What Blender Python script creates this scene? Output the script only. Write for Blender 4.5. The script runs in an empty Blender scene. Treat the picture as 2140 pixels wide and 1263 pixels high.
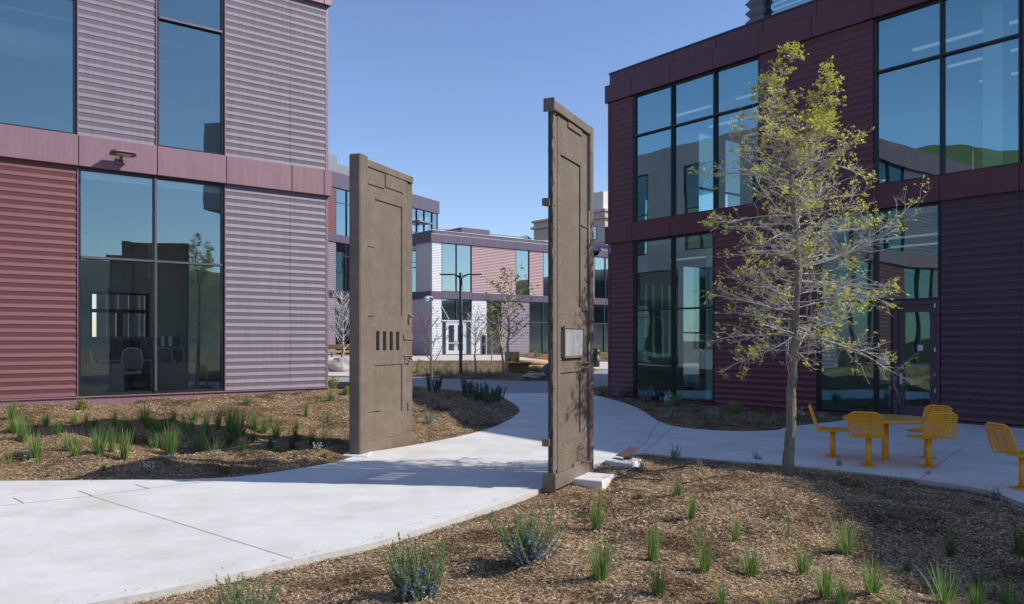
import bpy, math, random
import numpy as np
from mathutils import Vector, Matrix
from mathutils.geometry import delaunay_2d_cdt
random.seed(7); RNG = np.random.default_rng(7)
SC = bpy.context.scene
COL = SC.collection
H = 1.97            # eye height above the patio
FPX = 1700.0        # focal length in photo pixels
U1 = (.782, .624)   # the two street directions of the campus
U2 = (-.624, .782)

# ---------------------------------------------------------------- materials
def mat(name):
    m = bpy.data.materials.new(name); m.use_nodes = True
    nt = m.node_tree; nt.nodes.clear()
    return m, nt
def nd(nt, t, **kw):
    n = nt.nodes.new(t)
    for k, v in kw.items():
        if k in n.inputs: n.inputs[k].default_value = v
        else: setattr(n, k, v)
    return n
def rgba(c): return (c[0], c[1], c[2], 1)
def ramp(nt, fac, stops):
    r = nt.nodes.new('ShaderNodeValToRGB')
    e = r.color_ramp.elements
    e[0].position, e[0].color = stops[0][0], rgba(stops[0][1])
    e[1].position, e[1].color = stops[-1][0], rgba(stops[-1][1])
    for p, c in stops[1:-1]:
        x = e.new(p); x.color = rgba(c)
    nt.links.new(fac, r.inputs[0]); return r.outputs[0]
def noisy(name, c1, c2, scale=4, rough=.6, bump=0, bscale=60, metal=0, spec=.5, stretch=(1,1,1), coord='Object', detail=5, c3=None, scale2=.6, amt2=.35, sheen=0):
    m, nt = mat(name)
    tc = nd(nt, 'ShaderNodeTexCoord'); mp = nd(nt, 'ShaderNodeMapping'); mp.inputs['Scale'].default_value = stretch
    nt.links.new(tc.outputs[coord], mp.inputs[0])
    n1 = nd(nt, 'ShaderNodeTexNoise', Scale=scale, Detail=detail, Roughness=.6); nt.links.new(mp.outputs[0], n1.inputs['Vector'])
    col = ramp(nt, n1.outputs['Fac'], [(.3, c1), (.7, c2)])
    if c3 is not None:
        n2 = nd(nt, 'ShaderNodeTexNoise', Scale=scale2, Detail=6, Roughness=.65); nt.links.new(tc.outputs[coord], n2.inputs['Vector'])
        f = ramp(nt, n2.outputs['Fac'], [(.45, (0,0,0)), (.72, (amt2,)*3)])
        mx = nd(nt, 'ShaderNodeMix', data_type='RGBA'); nt.links.new(f, mx.inputs['Factor']); nt.links.new(col, mx.inputs['A']); mx.inputs['B'].default_value = rgba(c3)
        col = mx.outputs['Result']
    p = nd(nt, 'ShaderNodeBsdfPrincipled', Roughness=rough, Metallic=metal)
    p.inputs['Specular IOR Level'].default_value = spec
    nt.links.new(col, p.inputs['Base Color'])
    if bump:
        n3 = nd(nt, 'ShaderNodeTexNoise', Scale=bscale, Detail=4); nt.links.new(mp.outputs[0], n3.inputs['Vector'])
        b = nd(nt, 'ShaderNodeBump', Strength=bump, Distance=.02); nt.links.new(n3.outputs['Fac'], b.inputs['Height']); nt.links.new(b.outputs[0], p.inputs['Normal'])
    o = nd(nt, 'ShaderNodeOutputMaterial'); nt.links.new(p.outputs[0], o.inputs[0])
    return m
def leafy(name, c1, c2, c3=None, trans=.35, rough=.55):
    """foliage: colour varies leaf by leaf, some light passes through"""
    m, nt = mat(name)
    g = nd(nt, 'ShaderNodeNewGeometry')
    st = [(0, c1), (1, c2)] if c3 is None else [(0, c1), (.6, c2), (1, c3)]
    col = ramp(nt, g.outputs['Random Per Island'], st)
    p = nd(nt, 'ShaderNodeBsdfPrincipled', Roughness=rough); p.inputs['Specular IOR Level'].default_value = .3
    t = nd(nt, 'ShaderNodeBsdfTranslucent')
    nt.links.new(col, p.inputs['Base Color']); nt.links.new(col, t.inputs['Color'])
    mx = nd(nt, 'ShaderNodeMixShader'); mx.inputs[0].default_value = trans
    nt.links.new(p.outputs[0], mx.inputs[1]); nt.links.new(t.outputs[0], mx.inputs[2])
    o = nd(nt, 'ShaderNodeOutputMaterial'); nt.links.new(mx.outputs[0], o.inputs[0])
    return m
def panel_metal(name, c, var=.12, rough=.45, streak=.0, streak_col=(.5,.45,.45), metal=.25):
    """painted metal sheet with faint vertical weathering"""
    m, nt = mat(name)
    tc = nd(nt, 'ShaderNodeTexCoord'); mp = nd(nt, 'ShaderNodeMapping'); mp.inputs['Scale'].default_value = (9, 9, .5)
    nt.links.new(tc.outputs['Object'], mp.inputs[0])
    n1 = nd(nt, 'ShaderNodeTexNoise', Scale=1.5, Detail=6); nt.links.new(mp.outputs[0], n1.inputs['Vector'])
    lo = tuple(x*(1-var) for x in c); hi = tuple(x*(1+var) for x in c)
    col = ramp(nt, n1.outputs['Fac'], [(.35, lo), (.65, hi)])
    g = nd(nt, 'ShaderNodeNewGeometry')
    hv = nd(nt, 'ShaderNodeHueSaturation'); 
    mr = nd(nt, 'ShaderNodeMapRange'); mr.inputs['To Min'].default_value = 1-var; mr.inputs['To Max'].default_value = 1+var
    nt.links.new(g.outputs['Random Per Island'], mr.inputs['Value']); nt.links.new(mr.outputs[0], hv.inputs['Value']); nt.links.new(col, hv.inputs['Color'])
    col = hv.outputs[0]
    if streak:
        mp2 = nd(nt, 'ShaderNodeMapping'); mp2.inputs['Scale'].default_value = (30, 30, 1.6); nt.links.new(tc.outputs['Object'], mp2.inputs[0])
        n2 = nd(nt, 'ShaderNodeTexNoise', Scale=1, Detail=5); nt.links.new(mp2.outputs[0], n2.inputs['Vector'])
        f = ramp(nt, n2.outputs['Fac'], [(.52, (0,0,0)), (.75, (streak,)*3)])
        mx = nd(nt, 'ShaderNodeMix', data_type='RGBA'); nt.links.new(f, mx.inputs['Factor']); nt.links.new(col, mx.inputs['A']); mx.inputs['B'].default_value = rgba(streak_col)
        col = mx.outputs['Result']
    p = nd(nt, 'ShaderNodeBsdfPrincipled', Roughness=rough, Metallic=metal)
    nt.links.new(col, p.inputs['Base Color'])
    n3 = nd(nt, 'ShaderNodeTexNoise', Scale=1.3, Detail=2); nt.links.new(tc.outputs['Object'], n3.inputs['Vector'])
    b = nd(nt, 'ShaderNodeBump', Strength=.15, Distance=.02); nt.links.new(n3.outputs['Fac'], b.inputs['Height']); nt.links.new(b.outputs[0], p.inputs['Normal'])
    o = nd(nt, 'ShaderNodeOutputMaterial'); nt.links.new(p.outputs[0], o.inputs[0])
    return m
def glass(name, tint=(.42,.58,.55), base=.3, refl=(.8,.92,1.0), wave=.0016):
    """coated architectural glass: see-through with a mirror coat"""
    m, nt = mat(name)
    tr = nd(nt, 'ShaderNodeBsdfTransparent'); tr.inputs[0].default_value = rgba(tint)
    gl = nd(nt, 'ShaderNodeBsdfGlossy', Roughness=0.0); gl.inputs['Color'].default_value = rgba(refl)
    fr = nd(nt, 'ShaderNodeFresnel', IOR=1.5)
    ad = nd(nt, 'ShaderNodeMath', operation='ADD', use_clamp=True); ad.inputs[1].default_value = base
    nt.links.new(fr.outputs[0], ad.inputs[0])
    tc = nd(nt, 'ShaderNodeTexCoord'); n = nd(nt, 'ShaderNodeTexNoise', Scale=.7, Detail=1); nt.links.new(tc.outputs['Object'], n.inputs['Vector'])
    b = nd(nt, 'ShaderNodeBump', Strength=wave, Distance=1.0); nt.links.new(n.outputs['Fac'], b.inputs['Height']); nt.links.new(b.outputs[0], gl.inputs['Normal'])
    mx = nd(nt, 'ShaderNodeMixShader'); nt.links.new(ad.outputs[0], mx.inputs[0]); nt.links.new(tr.outputs[0], mx.inputs[1]); nt.links.new(gl.outputs[0], mx.inputs[2])
    o = nd(nt, 'ShaderNodeOutputMaterial'); nt.links.new(mx.outputs[0], o.inputs[0])
    return m
def mulch_mat():
    m, nt = mat('mulch_ground')
    tc = nd(nt, 'ShaderNodeTexCoord')
    n0 = nd(nt, 'ShaderNodeTexNoise', Scale=9, Detail=3); nt.links.new(tc.outputs['Object'], n0.inputs['Vector'])
    mxv = nd(nt, 'ShaderNodeMix', data_type='RGBA'); mxv.inputs['Factor'].default_value = .12
    nt.links.new(tc.outputs['Object'], mxv.inputs['A']); nt.links.new(n0.outputs['Color'], mxv.inputs['B'])
    vo = nd(nt, 'ShaderNodeTexVoronoi', Scale=60); nt.links.new(mxv.outputs['Result'], vo.inputs['Vector'])
    sep = nd(nt, 'ShaderNodeSeparateColor'); nt.links.new(vo.outputs['Color'], sep.inputs[0])
    c1 = ramp(nt, sep.outputs[0], [(0, (.06,.037,.02)), (.45, (.17,.112,.062)), (.8, (.32,.225,.13)), (1, (.48,.36,.23))])
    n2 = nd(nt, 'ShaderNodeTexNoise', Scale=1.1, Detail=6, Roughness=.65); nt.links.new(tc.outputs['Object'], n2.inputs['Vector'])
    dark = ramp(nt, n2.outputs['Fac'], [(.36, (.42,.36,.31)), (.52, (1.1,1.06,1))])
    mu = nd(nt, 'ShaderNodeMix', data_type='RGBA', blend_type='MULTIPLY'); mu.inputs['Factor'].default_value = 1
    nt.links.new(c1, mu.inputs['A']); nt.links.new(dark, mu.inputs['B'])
    p = nd(nt, 'ShaderNodeBsdfPrincipled', Roughness=.9); p.inputs['Specular IOR Level'].default_value = .15
    nt.links.new(mu.outputs['Result'], p.inputs['Base Color'])
    b = nd(nt, 'ShaderNodeBump', Strength=.8, Distance=.03); nt.links.new(sep.outputs[1], b.inputs['Height']); nt.links.new(b.outputs[0], p.inputs['Normal'])
    o = nd(nt, 'ShaderNodeOutputMaterial'); nt.links.new(p.outputs[0], o.inputs[0])
    return m
def chip_mat():
    m, nt = mat('wood_chip')
    g = nd(nt, 'ShaderNodeNewGeometry')
    c = ramp(nt, g.outputs['Random Per Island'], [(0, (.09,.055,.03)), (.3, (.29,.20,.112)), (.7, (.51,.375,.23)), (.92, (.70,.55,.37)), (1, (.85,.74,.56))])
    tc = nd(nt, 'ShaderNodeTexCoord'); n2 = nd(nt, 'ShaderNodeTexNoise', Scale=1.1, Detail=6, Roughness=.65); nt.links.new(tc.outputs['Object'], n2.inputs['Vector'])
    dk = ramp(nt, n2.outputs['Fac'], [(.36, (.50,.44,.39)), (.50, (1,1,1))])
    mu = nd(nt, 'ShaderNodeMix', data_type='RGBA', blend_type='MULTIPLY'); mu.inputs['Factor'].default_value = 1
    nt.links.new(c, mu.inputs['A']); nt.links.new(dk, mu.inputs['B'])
    p = nd(nt, 'ShaderNodeBsdfPrincipled', Roughness=.85); p.inputs['Specular IOR Level'].default_value = .2
    nt.links.new(mu.outputs['Result'], p.inputs['Base Color'])
    o = nd(nt, 'ShaderNodeOutputMaterial'); nt.links.new(p.outputs[0], o.inputs[0])
    return m
M = {}
M['concrete'] = noisy('pale_concrete', (.65,.635,.60), (.73,.715,.68), scale=3, rough=.8, bump=.12, bscale=140, c3=(.50,.44,.36), scale2=.9, amt2=.6, stretch=(1,1.6,1), spec=.25)
M['concrete_edge'] = noisy('raw_concrete_edge', (.42,.40,.37), (.54,.52,.48), scale=14, rough=.9, bump=.3, bscale=80)
M['joint'] = noisy('joint_line', (.30,.29,.28), (.38,.36,.34), scale=8, rough=.9)
M['joint_dark'] = noisy('joint_line_dark', (.10,.09,.08), (.2,.18,.15), scale=8, rough=.9)
M['paving'] = noisy('grey_violet_paving', (.27,.25,.255), (.34,.315,.32), scale=6, rough=.85, bump=.2, bscale=120)
M['paving_pink'] = noisy('sandy_paving', (.56,.47,.41), (.64,.55,.48), scale=5, rough=.85, bump=.1)
M['mulch'] = mulch_mat(); M['chip'] = chip_mat()
M['hillgrass'] = noisy('hill_grass', (.05,.065,.022), (.13,.145,.05), scale=.05, rough=.95, c3=(.05,.07,.02), scale2=.05, amt2=.5)
M['mauve_rib'] = panel_metal('grey_violet_ribbed_metal', (.198,.168,.208), var=.08, rough=.6, metal=0)
M['red_rib'] = panel_metal('oxide_red_ribbed_metal', (.155,.055,.062), var=.05, rough=.6, metal=0)
M['mauve_band'] = panel_metal('mauve_band_panel', (.25,.142,.168), var=.07, streak=.25, streak_col=(.42,.31,.33), metal=.15)
M['maroon_rib'] = panel_metal('maroon_ribbed_metal', (.140,.048,.058), var=.06, rough=.45, metal=0)
M['maroon_rib2'] = panel_metal('dark_aubergine_ribbed_metal', (.082,.045,.056), var=.05, rough=.45, metal=0)
M['maroon_band'] = panel_metal('maroon_band_panel', (.118,.034,.043), var=.06, rough=.45, streak=.05, streak_col=(.14,.07,.1), metal=.1)
M['white_rib'] = panel_metal('pale_lilac_ribbed_metal', (.52,.53,.57), var=.04, rough=.5, metal=0)
M['pink_rib'] = panel_metal('dusty_rose_ribbed_metal', (.29,.165,.185), var=.05, rough=.5, metal=0)
M['plum_band'] = panel_metal('plum_band_panel', (.125,.095,.135), var=.12, rough=.4, streak=.2, streak_col=(.25,.22,.28))
M['screen_rib'] = panel_metal('grey_roof_screen', (.22,.225,.24), var=.05)
M['dark_frame'] = noisy('dark_bronze_frame', (.012,.011,.014), (.022,.02,.024), scale=5, rough=.35)
M['steel_frame'] = noisy('grey_mullion_cap', (.13,.12,.135), (.17,.16,.18), scale=5, rough=.35, metal=.5)
M['white_frame'] = noisy('white_door_frame', (.55,.58,.62), (.62,.65,.69), scale=5, rough=.45)
M['maroon_frame'] = noisy('maroon_door_paint', (.075,.042,.06), (.09,.05,.07), scale=5, rough=.4)
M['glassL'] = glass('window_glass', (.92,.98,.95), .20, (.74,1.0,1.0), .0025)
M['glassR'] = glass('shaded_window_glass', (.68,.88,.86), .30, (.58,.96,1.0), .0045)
M['glassF'] = glass('teal_window_glass', (.60,.80,.77), .33, (.72,.95,.98))
M['in_wall'] = noisy('inner_wall', (.70,.72,.62), (.78,.80,.70), scale=1, rough=.9)
M['in_dark'] = noisy('inner_dark', (.22,.26,.27), (.27,.31,.32), scale=1, rough=.9)
M['in_floor'] = noisy('inner_carpet', (.22,.24,.24), (.28,.30,.30), scale=10, rough=.95)
M['in_ceil'] = noisy('inner_ceiling', (.62,.64,.64), (.68,.70,.70), scale=.6, rough=.9)
M['in_white'] = noisy('white_laminate', (.72,.74,.72), (.78,.8,.78), scale=3, rough=.4)
M['bluegrey']=noisy('dark_bluish_stone', (.10,.10,.115), (.17,.17,.19), scale=4, rough=.9, bump=.5)
M['in_grey'] = noisy('grey_brown_board', (.30,.26,.25), (.36,.31,.29), scale=6, rough=.6)
M['black'] = noisy('black_plastic', (.015,.015,.017), (.03,.03,.033), scale=6, rough=.45)
M['orange'] = noisy('orange_paint', (.75,.13,.02), (.8,.17,.03), scale=4, rough=.5)
M['bronze'] = noisy('brown_gate_paint', (.150,.113,.084), (.180,.140,.106), scale=2.2, rough=.6, bump=.25, bscale=22, c3=(.25,.215,.18), scale2=3.5, amt2=.5, stretch=(1,1,.6), metal=.1)
M['bronze_dark'] = noisy('dark_gate_metal', (.028,.023,.019), (.05,.041,.033), scale=6, rough=.5, bump=.4, bscale=18)
M['rivet'] = noisy('pale_rivet', (.36,.32,.28), (.48,.44,.39), scale=30, rough=.4, metal=.2)
M['yellow'] = noisy('marigold_powder_coat', (.86,.36,.006), (.93,.41,.01), scale=3, rough=.35, spec=.5)
M['yellow_top'] = noisy('worn_marigold_top', (.66,.33,.05), (.76,.40,.06), scale=9, rough=.22, bump=.05, bscale=160)
M['bolt'] = noisy('steel_bolt', (.5,.5,.5), (.6,.6,.6), scale=9, rough=.3, metal=.8)
M['black_post'] = noisy('black_post_paint', (.018,.018,.022), (.03,.03,.035), scale=4, rough=.35)
M['lens'] = noisy('lamp_lens', (.5,.5,.42), (.6,.6,.5), scale=8, rough=.3)
M['bark'] = noisy('oak_bark', (.13,.115,.085), (.30,.265,.20), scale=14, rough=.9, bump=.9, bscale=40, stretch=(1,1,.25))
M['twig'] = noisy('pale_grey_twig', (.46,.43,.40), (.64,.61,.58), scale=9, rough=.8)
M['dark_bark'] = noisy('grey_brown_bark', (.14,.12,.11), (.24,.21,.19), scale=20, rough=.9, bump=.5)
M['pale_bark'] = noisy('pale_young_bark', (.34,.29,.21), (.48,.42,.32), scale=12, rough=.9, bump=.4)
M['leaf_new'] = leafy('new_oak_leaf', (.46,.45,.05), (.68,.66,.10), (.86,.82,.24), .42)
M['leaf_green'] = leafy('plane_leaf', (.12,.18,.02), (.26,.30,.04), (.40,.36,.06), .4)
M['leaf_dark'] = leafy('dark_tree_leaf', (.02,.04,.012), (.05,.08,.02), None, .2)
M['bud'] = leafy('magenta_bud', (.35,.06,.2), (.5,.12,.32), None, .2)
M['grass'] = leafy('green_tuft_blade', (.09,.18,.035), (.18,.32,.07), (.38,.46,.16), .4)
M['grass_dry'] = leafy('pale_tuft_blade', (.20,.24,.10), (.36,.38,.2), (.5,.48,.3), .35)
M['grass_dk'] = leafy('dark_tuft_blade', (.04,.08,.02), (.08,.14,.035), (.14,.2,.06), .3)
M['rosemary'] = leafy('rosemary_needle', (.15,.25,.05), (.28,.40,.10), (.44,.54,.2), .4)
M['blue_fl'] = leafy('blue_flower', (.20,.22,.62), (.34,.37,.85), (.6,.58,.95), .3)
M['sage'] = leafy('grey_sage_leaf', (.20,.27,.19), (.32,.39,.29), (.45,.52,.42), .3)
M['echium'] = leafy('blue_green_spike_leaf', (.07,.12,.09), (.13,.20,.15), (.20,.27,.22), .2)
M['blue_sage'] = leafy('lavender_leaf', (.14,.17,.2), (.25,.27,.36), (.36,.36,.52), .25)
M['lime'] = leafy('lime_leaf', (.2,.28,.03), (.34,.42,.06), (.5,.55,.15), .35)
M['white_fl'] = leafy('white_flower', (.7,.68,.66), (.85,.82,.84), None, .3)
M['pink_fl'] = leafy('mauve_flower', (.55,.42,.62), (.75,.65,.8), None, .3)
M['rock'] = noisy('pale_boulder', (.34,.31,.28), (.56,.53,.49), scale=2.2, rough=.9, bump=1, bscale=9, c3=(.2,.18,.16), scale2=3, amt2=.6)
M['timber'] = noisy('honey_timber', (.42,.27,.13), (.56,.38,.20), scale=3, rough=.7, stretch=(1,8,8), bump=.3)
M['timber_dk'] = noisy('weathered_timber', (.17,.10,.055), (.25,.16,.09), scale=3, rough=.75, stretch=(1,8,8), bump=.3)
M['beige'] = noisy('beige_masonry', (.50,.44,.36), (.56,.50,.42), scale=.4, rough=.9, c3=(.36,.32,.27), scale2=.2, amt2=.5)
M['white_wall'] = noisy('cream_masonry', (.66,.63,.56), (.7,.67,.6), scale=.4, rough=.9)
M['cream'] = M['white_wall']
M['far_dark'] = noisy('dark_far_hill', (.05,.055,.05), (.08,.085,.075), scale=.3, rough=.9)  # one dark tone for the two far hills
M['roof'] = noisy('roof_membrane', (.42,.42,.42), (.5,.5,.5), scale=1, rough=.9)
M['dome_smoke'] = noisy('smoked_dome', (.01,.01,.012), (.015,.015,.02), scale=3, rough=.08)
M['lilac_metal'] = noisy('pale_lilac_metal', (.35,.35,.42), (.4,.4,.47), scale=3, rough=.45)
M['rust'] = noisy('rusty_plate', (.15,.075,.065), (.23,.13,.12), scale=8, rough=.6)
def lamp_mat():
    m,nt=mat('lit_strip'); e=nd(nt,'ShaderNodeEmission',Strength=.22); e.inputs[0].default_value=(.95,1,.97,1); o=nd(nt,'ShaderNodeOutputMaterial'); nt.links.new(e.outputs[0],o.inputs[0]); return m
M['lit']=lamp_mat()
def plate_mat():
    m, nt = mat('frosted_plate')
    tc = nd(nt, 'ShaderNodeTexCoord'); mp = nd(nt, 'ShaderNodeMapping'); mp.inputs['Scale'].default_value = (18, 18, 1.2); nt.links.new(tc.outputs['Object'], mp.inputs[0])
    n = nd(nt, 'ShaderNodeTexNoise', Scale=1.2, Detail=3); nt.links.new(mp.outputs[0], n.inputs['Vector'])
    c = ramp(nt, n.outputs['Fac'], [(.3, (.42,.43,.46)), (.7, (.72,.72,.74))])
    p = nd(nt, 'ShaderNodeBsdfPrincipled', Roughness=.3); nt.links.new(c, p.inputs['Base Color'])
    t = nd(nt, 'ShaderNodeBsdfTransparent'); t.inputs[0].default_value = (1,1,1,1)
    mx = nd(nt, 'ShaderNodeMixShader'); mx.inputs[0].default_value = .62
    nt.links.new(p.outputs[0], mx.inputs[1]); nt.links.new(t.outputs[0], mx.inputs[2])
    o = nd(nt, 'ShaderNodeOutputMaterial'); nt.links.new(mx.outputs[0], o.inputs[0])
    return m
M['plate'] = plate_mat()

# ---------------------------------------------------------------- mesh helpers
class MB:
    def __init__(s, fr=None): s.v=[]; s.f=[]; s.m=[]; s.fr=fr; s.k=0
    def add(s, vs, fs, k=None):
        b=len(s.v); k = s.k if k is None else k
        if s.fr: vs=[s.fr(p) for p in vs]
        s.v.extend([tuple(p) for p in vs]); s.f.extend([tuple(i+b for i in f) for f in fs]); s.m.extend([k]*len(fs)); return s
    def box(s, x0,x1,y0,y1,z0,z1, k=None, bev=0):
        if bev:
            b=min(bev,(x1-x0)/2.2,(y1-y0)/2.2,(z1-z0)/2.2)
            vs=[];
            for (sx,sy,sz) in [(a,c,d) for a in (0,1) for c in (0,1) for d in (0,1)]:
                X=(x0,x1)[sx];Y=(y0,y1)[sy];Z=(z0,z1)[sz]; dx=(b,-b)[sx];dy=(b,-b)[sy];dz=(b,-b)[sz]
                vs += [(X,Y+dy,Z+dz),(X+dx,Y,Z+dz),(X+dx,Y+dy,Z)]
            def I(sx,sy,sz,a): return (sx*4+sy*2+sz)*3+a
            fs=[]
            fs.append([I(0,0,0,0),I(0,0,1,0),I(0,1,1,0),I(0,1,0,0)]); fs.append([I(1,0,0,0),I(1,1,0,0),I(1,1,1,0),I(1,0,1,0)])
            fs.append([I(0,0,0,1),I(1,0,0,1),I(1,0,1,1),I(0,0,1,1)]); fs.append([I(0,1,0,1),I(0,1,1,1),I(1,1,1,1),I(1,1,0,1)])
            fs.append([I(0,0,0,2),I(0,1,0,2),I(1,1,0,2),I(1,0,0,2)]); fs.append([I(0,0,1,2),I(1,0,1,2),I(1,1,1,2),I(0,1,1,2)])
            for p in (0,1):
                for q in (0,1):
                    fs.append([I(0,p,q,1),I(0,p,q,2),I(1,p,q,2),I(1,p,q,1)])
                    fs.append([I(p,0,q,0),I(p,0,q,2),I(p,1,q,2),I(p,1,q,0)])
                    fs.append([I(p,q,0,0),I(p,q,0,1),I(p,q,1,1),I(p,q,1,0)])
                    for r in (0,1): fs.append([I(p,q,r,0),I(p,q,r,1),I(p,q,r,2)])
            return s.add(vs,fs,k)
        vs=[(x0,y0,z0),(x1,y0,z0),(x1,y1,z0),(x0,y1,z0),(x0,y0,z1),(x1,y0,z1),(x1,y1,z1),(x0,y1,z1)]
        return s.add(vs,[(0,3,2,1),(4,5,6,7),(0,1,5,4),(1,2,6,5),(2,3,7,6),(3,0,4,7)],k)
    def tube(s, pts, rad, n=6, k=None, cap=True, flat=None):
        pts=[Vector(p) for p in pts]
        if not hasattr(rad,'__len__'): rad=[rad]*len(pts)
        vs=[]; prev=None
        for i,p in enumerate(pts):
            t=(pts[min(i+1,len(pts)-1)]-pts[max(i-1,0)])
            if t.length<1e-9: t=Vector((0,0,1))
            t.normalize()
            if prev is None: a=t.cross(Vector((0,0,1)) if abs(t.z)<.9 else Vector((1,0,0)))
            else: a=prev-t*prev.dot(t)
            if a.length<1e-6: a=t.orthogonal()
            a.normalize(); prev=a; b=t.cross(a)
            for j in range(n):
                an=2*math.pi*j/n; vs.append(p+(a*math.cos(an)+b*math.sin(an))*rad[i])
        fs=[(i*n+j,i*n+(j+1)%n,(i+1)*n+(j+1)%n,(i+1)*n+j) for i in range(len(pts)-1) for j in range(n)]
        if cap: fs.append(tuple(range(n-1,-1,-1))); fs.append(tuple((len(pts)-1)*n+j for j in range(n)))
        return s.add(vs,fs,k)
    def lathe(s, c, prof, n=20, k=None, sx=1, sy=1):
        vs=[(c[0]+r*sx*math.cos(2*math.pi*j/n),c[1]+r*sy*math.sin(2*math.pi*j/n),c[2]+z) for r,z in prof for j in range(n)]
        fs=[(i*n+j,i*n+(j+1)%n,(i+1)*n+(j+1)%n,(i+1)*n+j) for i in range(len(prof)-1) for j in range(n)]
        fs.append(tuple(range(n-1,-1,-1))); fs.append(tuple((len(prof)-1)*n+j for j in range(n)))
        return s.add(vs,fs,k)
    def build(s, name, mats, parent=None, smooth=False, loc=None):
        me=bpy.data.meshes.new(name)
        me.from_pydata(s.v,[],s.f)
        if not isinstance(mats,(list,tuple)): mats=[mats]
        for m in mats: me.materials.append(m)
        if len(mats)>1: me.polygons.foreach_set('material_index', s.m)
        if smooth: me.polygons.foreach_set('use_smooth',[True]*len(me.polygons))
        me.update()
        o=bpy.data.objects.new(name,me); COL.objects.link(o)
        if parent: o.parent=parent
        if loc: o.location=loc
        return o
def tag(o,label,cat,group=None):
    o['label']=label; o['category']=cat
    if group: o['group']=group
    return o
def struct(o): o['kind']='structure'; return o
def thing(name,label,cat,loc=(0,0,0),rz=0,group=None):
    o=bpy.data.objects.new(name,None); COL.objects.link(o); o.location=loc; o.rotation_euler=(0,0,rz); o.empty_display_size=.2
    return tag(o,label,cat,group)

# ---------------------------------------------------------------- ground shape
def sstep(a,b,x):
    t=np.clip((x-a)/(b-a),0,1); return t*t*(3-2*t)
CR=np.array([3.42,28.4]); CL=np.array([-4.82,21.1]); CF=np.array([-7.03,71.1])
def G(X,Y):
    """formal grade of paths"""
    X=np.asarray(X,float); Y=np.asarray(Y,float)
    g=.1+.011*np.clip(Y-14,0,57)
    u=-((X-CR[0])*.782+(Y-CR[1])*.624)        # distance in front of the right-hand building
    w=sstep(8.5,3.0,u)*sstep(36,27,Y)
    return g*(1-w)
_lat=np.random.default_rng(3).random((256,256))
def vnoise(X,Y,s):
    x=np.asarray(X)*s+1000.3; y=np.asarray(Y)*s+1000.7
    i=np.floor(x).astype(int); j=np.floor(y).astype(int); fx=x-i; fy=y-j
    fx=fx*fx*(3-2*fx); fy=fy*fy*(3-2*fy)
    a=_lat[i%256,j%256]; b=_lat[(i+1)%256,j%256]; c=_lat[i%256,(j+1)%256]; d=_lat[(i+1)%256,(j+1)%256]
    return (a*(1-fx)+b*fx)*(1-fy)+(c*(1-fx)+d*fx)*fy-.5
def ray(px,py): return np.array([(px-1070)/FPX,1.0,(712-py)/FPX])
def hit(px,py,hf):
    d=ray(px,py); lo,hi=1.0,400.0
    ys=np.concatenate([np.arange(2,40,.05),np.arange(40,300,.5)])
    z=H+d[2]*ys; g=hf(d[0]*ys,ys)
    b=np.where(z<=g)[0]
    if len(b)==0: Y=200.
    else:
        i=b[0]; 
        if i==0: Y=ys[0]
        else:
            a0=z[i-1]-g[i-1]; a1=z[i]-g[i]; Y=ys[i-1]+(ys[i]-ys[i-1])*a0/(a0-a1)
    return np.array([d[0]*Y,Y,float(hf(d[0]*Y,Y))])
def at(px,py,Y): d=ray(px,py); return np.array([d[0]*Y,Y,H+d[2]*Y])
def smooth_poly(pts, sharp=(), sub=6):
    n=len(pts); out=[]
    P=np.array(pts)
    for i in range(n):
        p0,p1,p2,p3=P[i-1],P[i],P[(i+1)%n],P[(i+2)%n]
        if i in sharp or (i+1)%n in sharp: 
            if i in sharp: p0=p1*2-p2
            if (i+1)%n in sharp: p3=p2*2-p1
        L=np.linalg.norm(p2-p1); k=max(2,min(sub,int(L/.25)))
        for j in range(k):
            t=j/k
            out.append(.5*((2*p1)+(-p0+p2)*t+(2*p0-5*p1+4*p2-p3)*t*t+(-p0+3*p1-3*p2+p3)*t**3))
    return np.array(out)
def gpoly(px,sharp=(),sub=6): return smooth_poly([hit(a,b,G)[:2] for a,b in px],sharp,sub)
MAIN=[(-1500,1020),(-900,1012),(-400,1008),(0,1005),(250,1003),(440,1000),(530,993),(620,980),(700,966),(735,955),(770,945),(860,931),(960,912),(1030,893),(1072,872),(1086,857),(1070,841),(1044,822),
 (1140,822),(1180,818),(1240,826),(1290,838),(1340,857),(1378,881),(1430,894),(1530,901),(1620,899),(1655,891),(1767,878),(1790,866),
 (2150,893),(2600,920),(3000,1100),(2500,1160),(2300,1100),(2140,1052),(2057,1023),(1919,1002),(1800,988),(1677,976),(1594,969),(1500,961),(1400,953),(1345,947),(1300,953),(1270,963),(1240,976),(1200,993),(1150,1013),(1116,1027),(1060,1048),(960,1080),(800,1129),(613,1171),(390,1222),(160,1266),(-100,1308),(-600,1372),(-1500,1470)]
shp=[i for i,p in enumerate(MAIN) if p in [(-1500,1020),(1044,822),(1140,822),(1790,866),(2600,920),(3000,1100),(-1500,1470)]]
P_MAIN=gpoly(MAIN,shp)
ROAD=[(300,778),(690,788),(856,788),(935,792),(1064,796),(1144,797),(1200,791),(1240,778),(1280,772),(1500,764),(1500,800),(1290,806),(1180,815),(1140,822),(1044,822),(962,815),(856,807),(690,803),(300,798)]
P_ROAD=gpoly(ROAD,(0,9,10,13,14,18))
PATHB=[(300,736),(690,743),(858,745),(1050,744),(1145,753),(1290,757),(1500,760),(1500,768),(1290,772),(1200,769),(1145,763),(1050,754),(858,754),(690,756),(300,752)]
P_B=gpoly(PATHB,(0,6,7,14),4)
PLAZA=[(905,742.5),(1060,742.5),(1060,746),(905,746)]
P_PZ=gpoly(PLAZA,(0,1,2,3),3)
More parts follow.
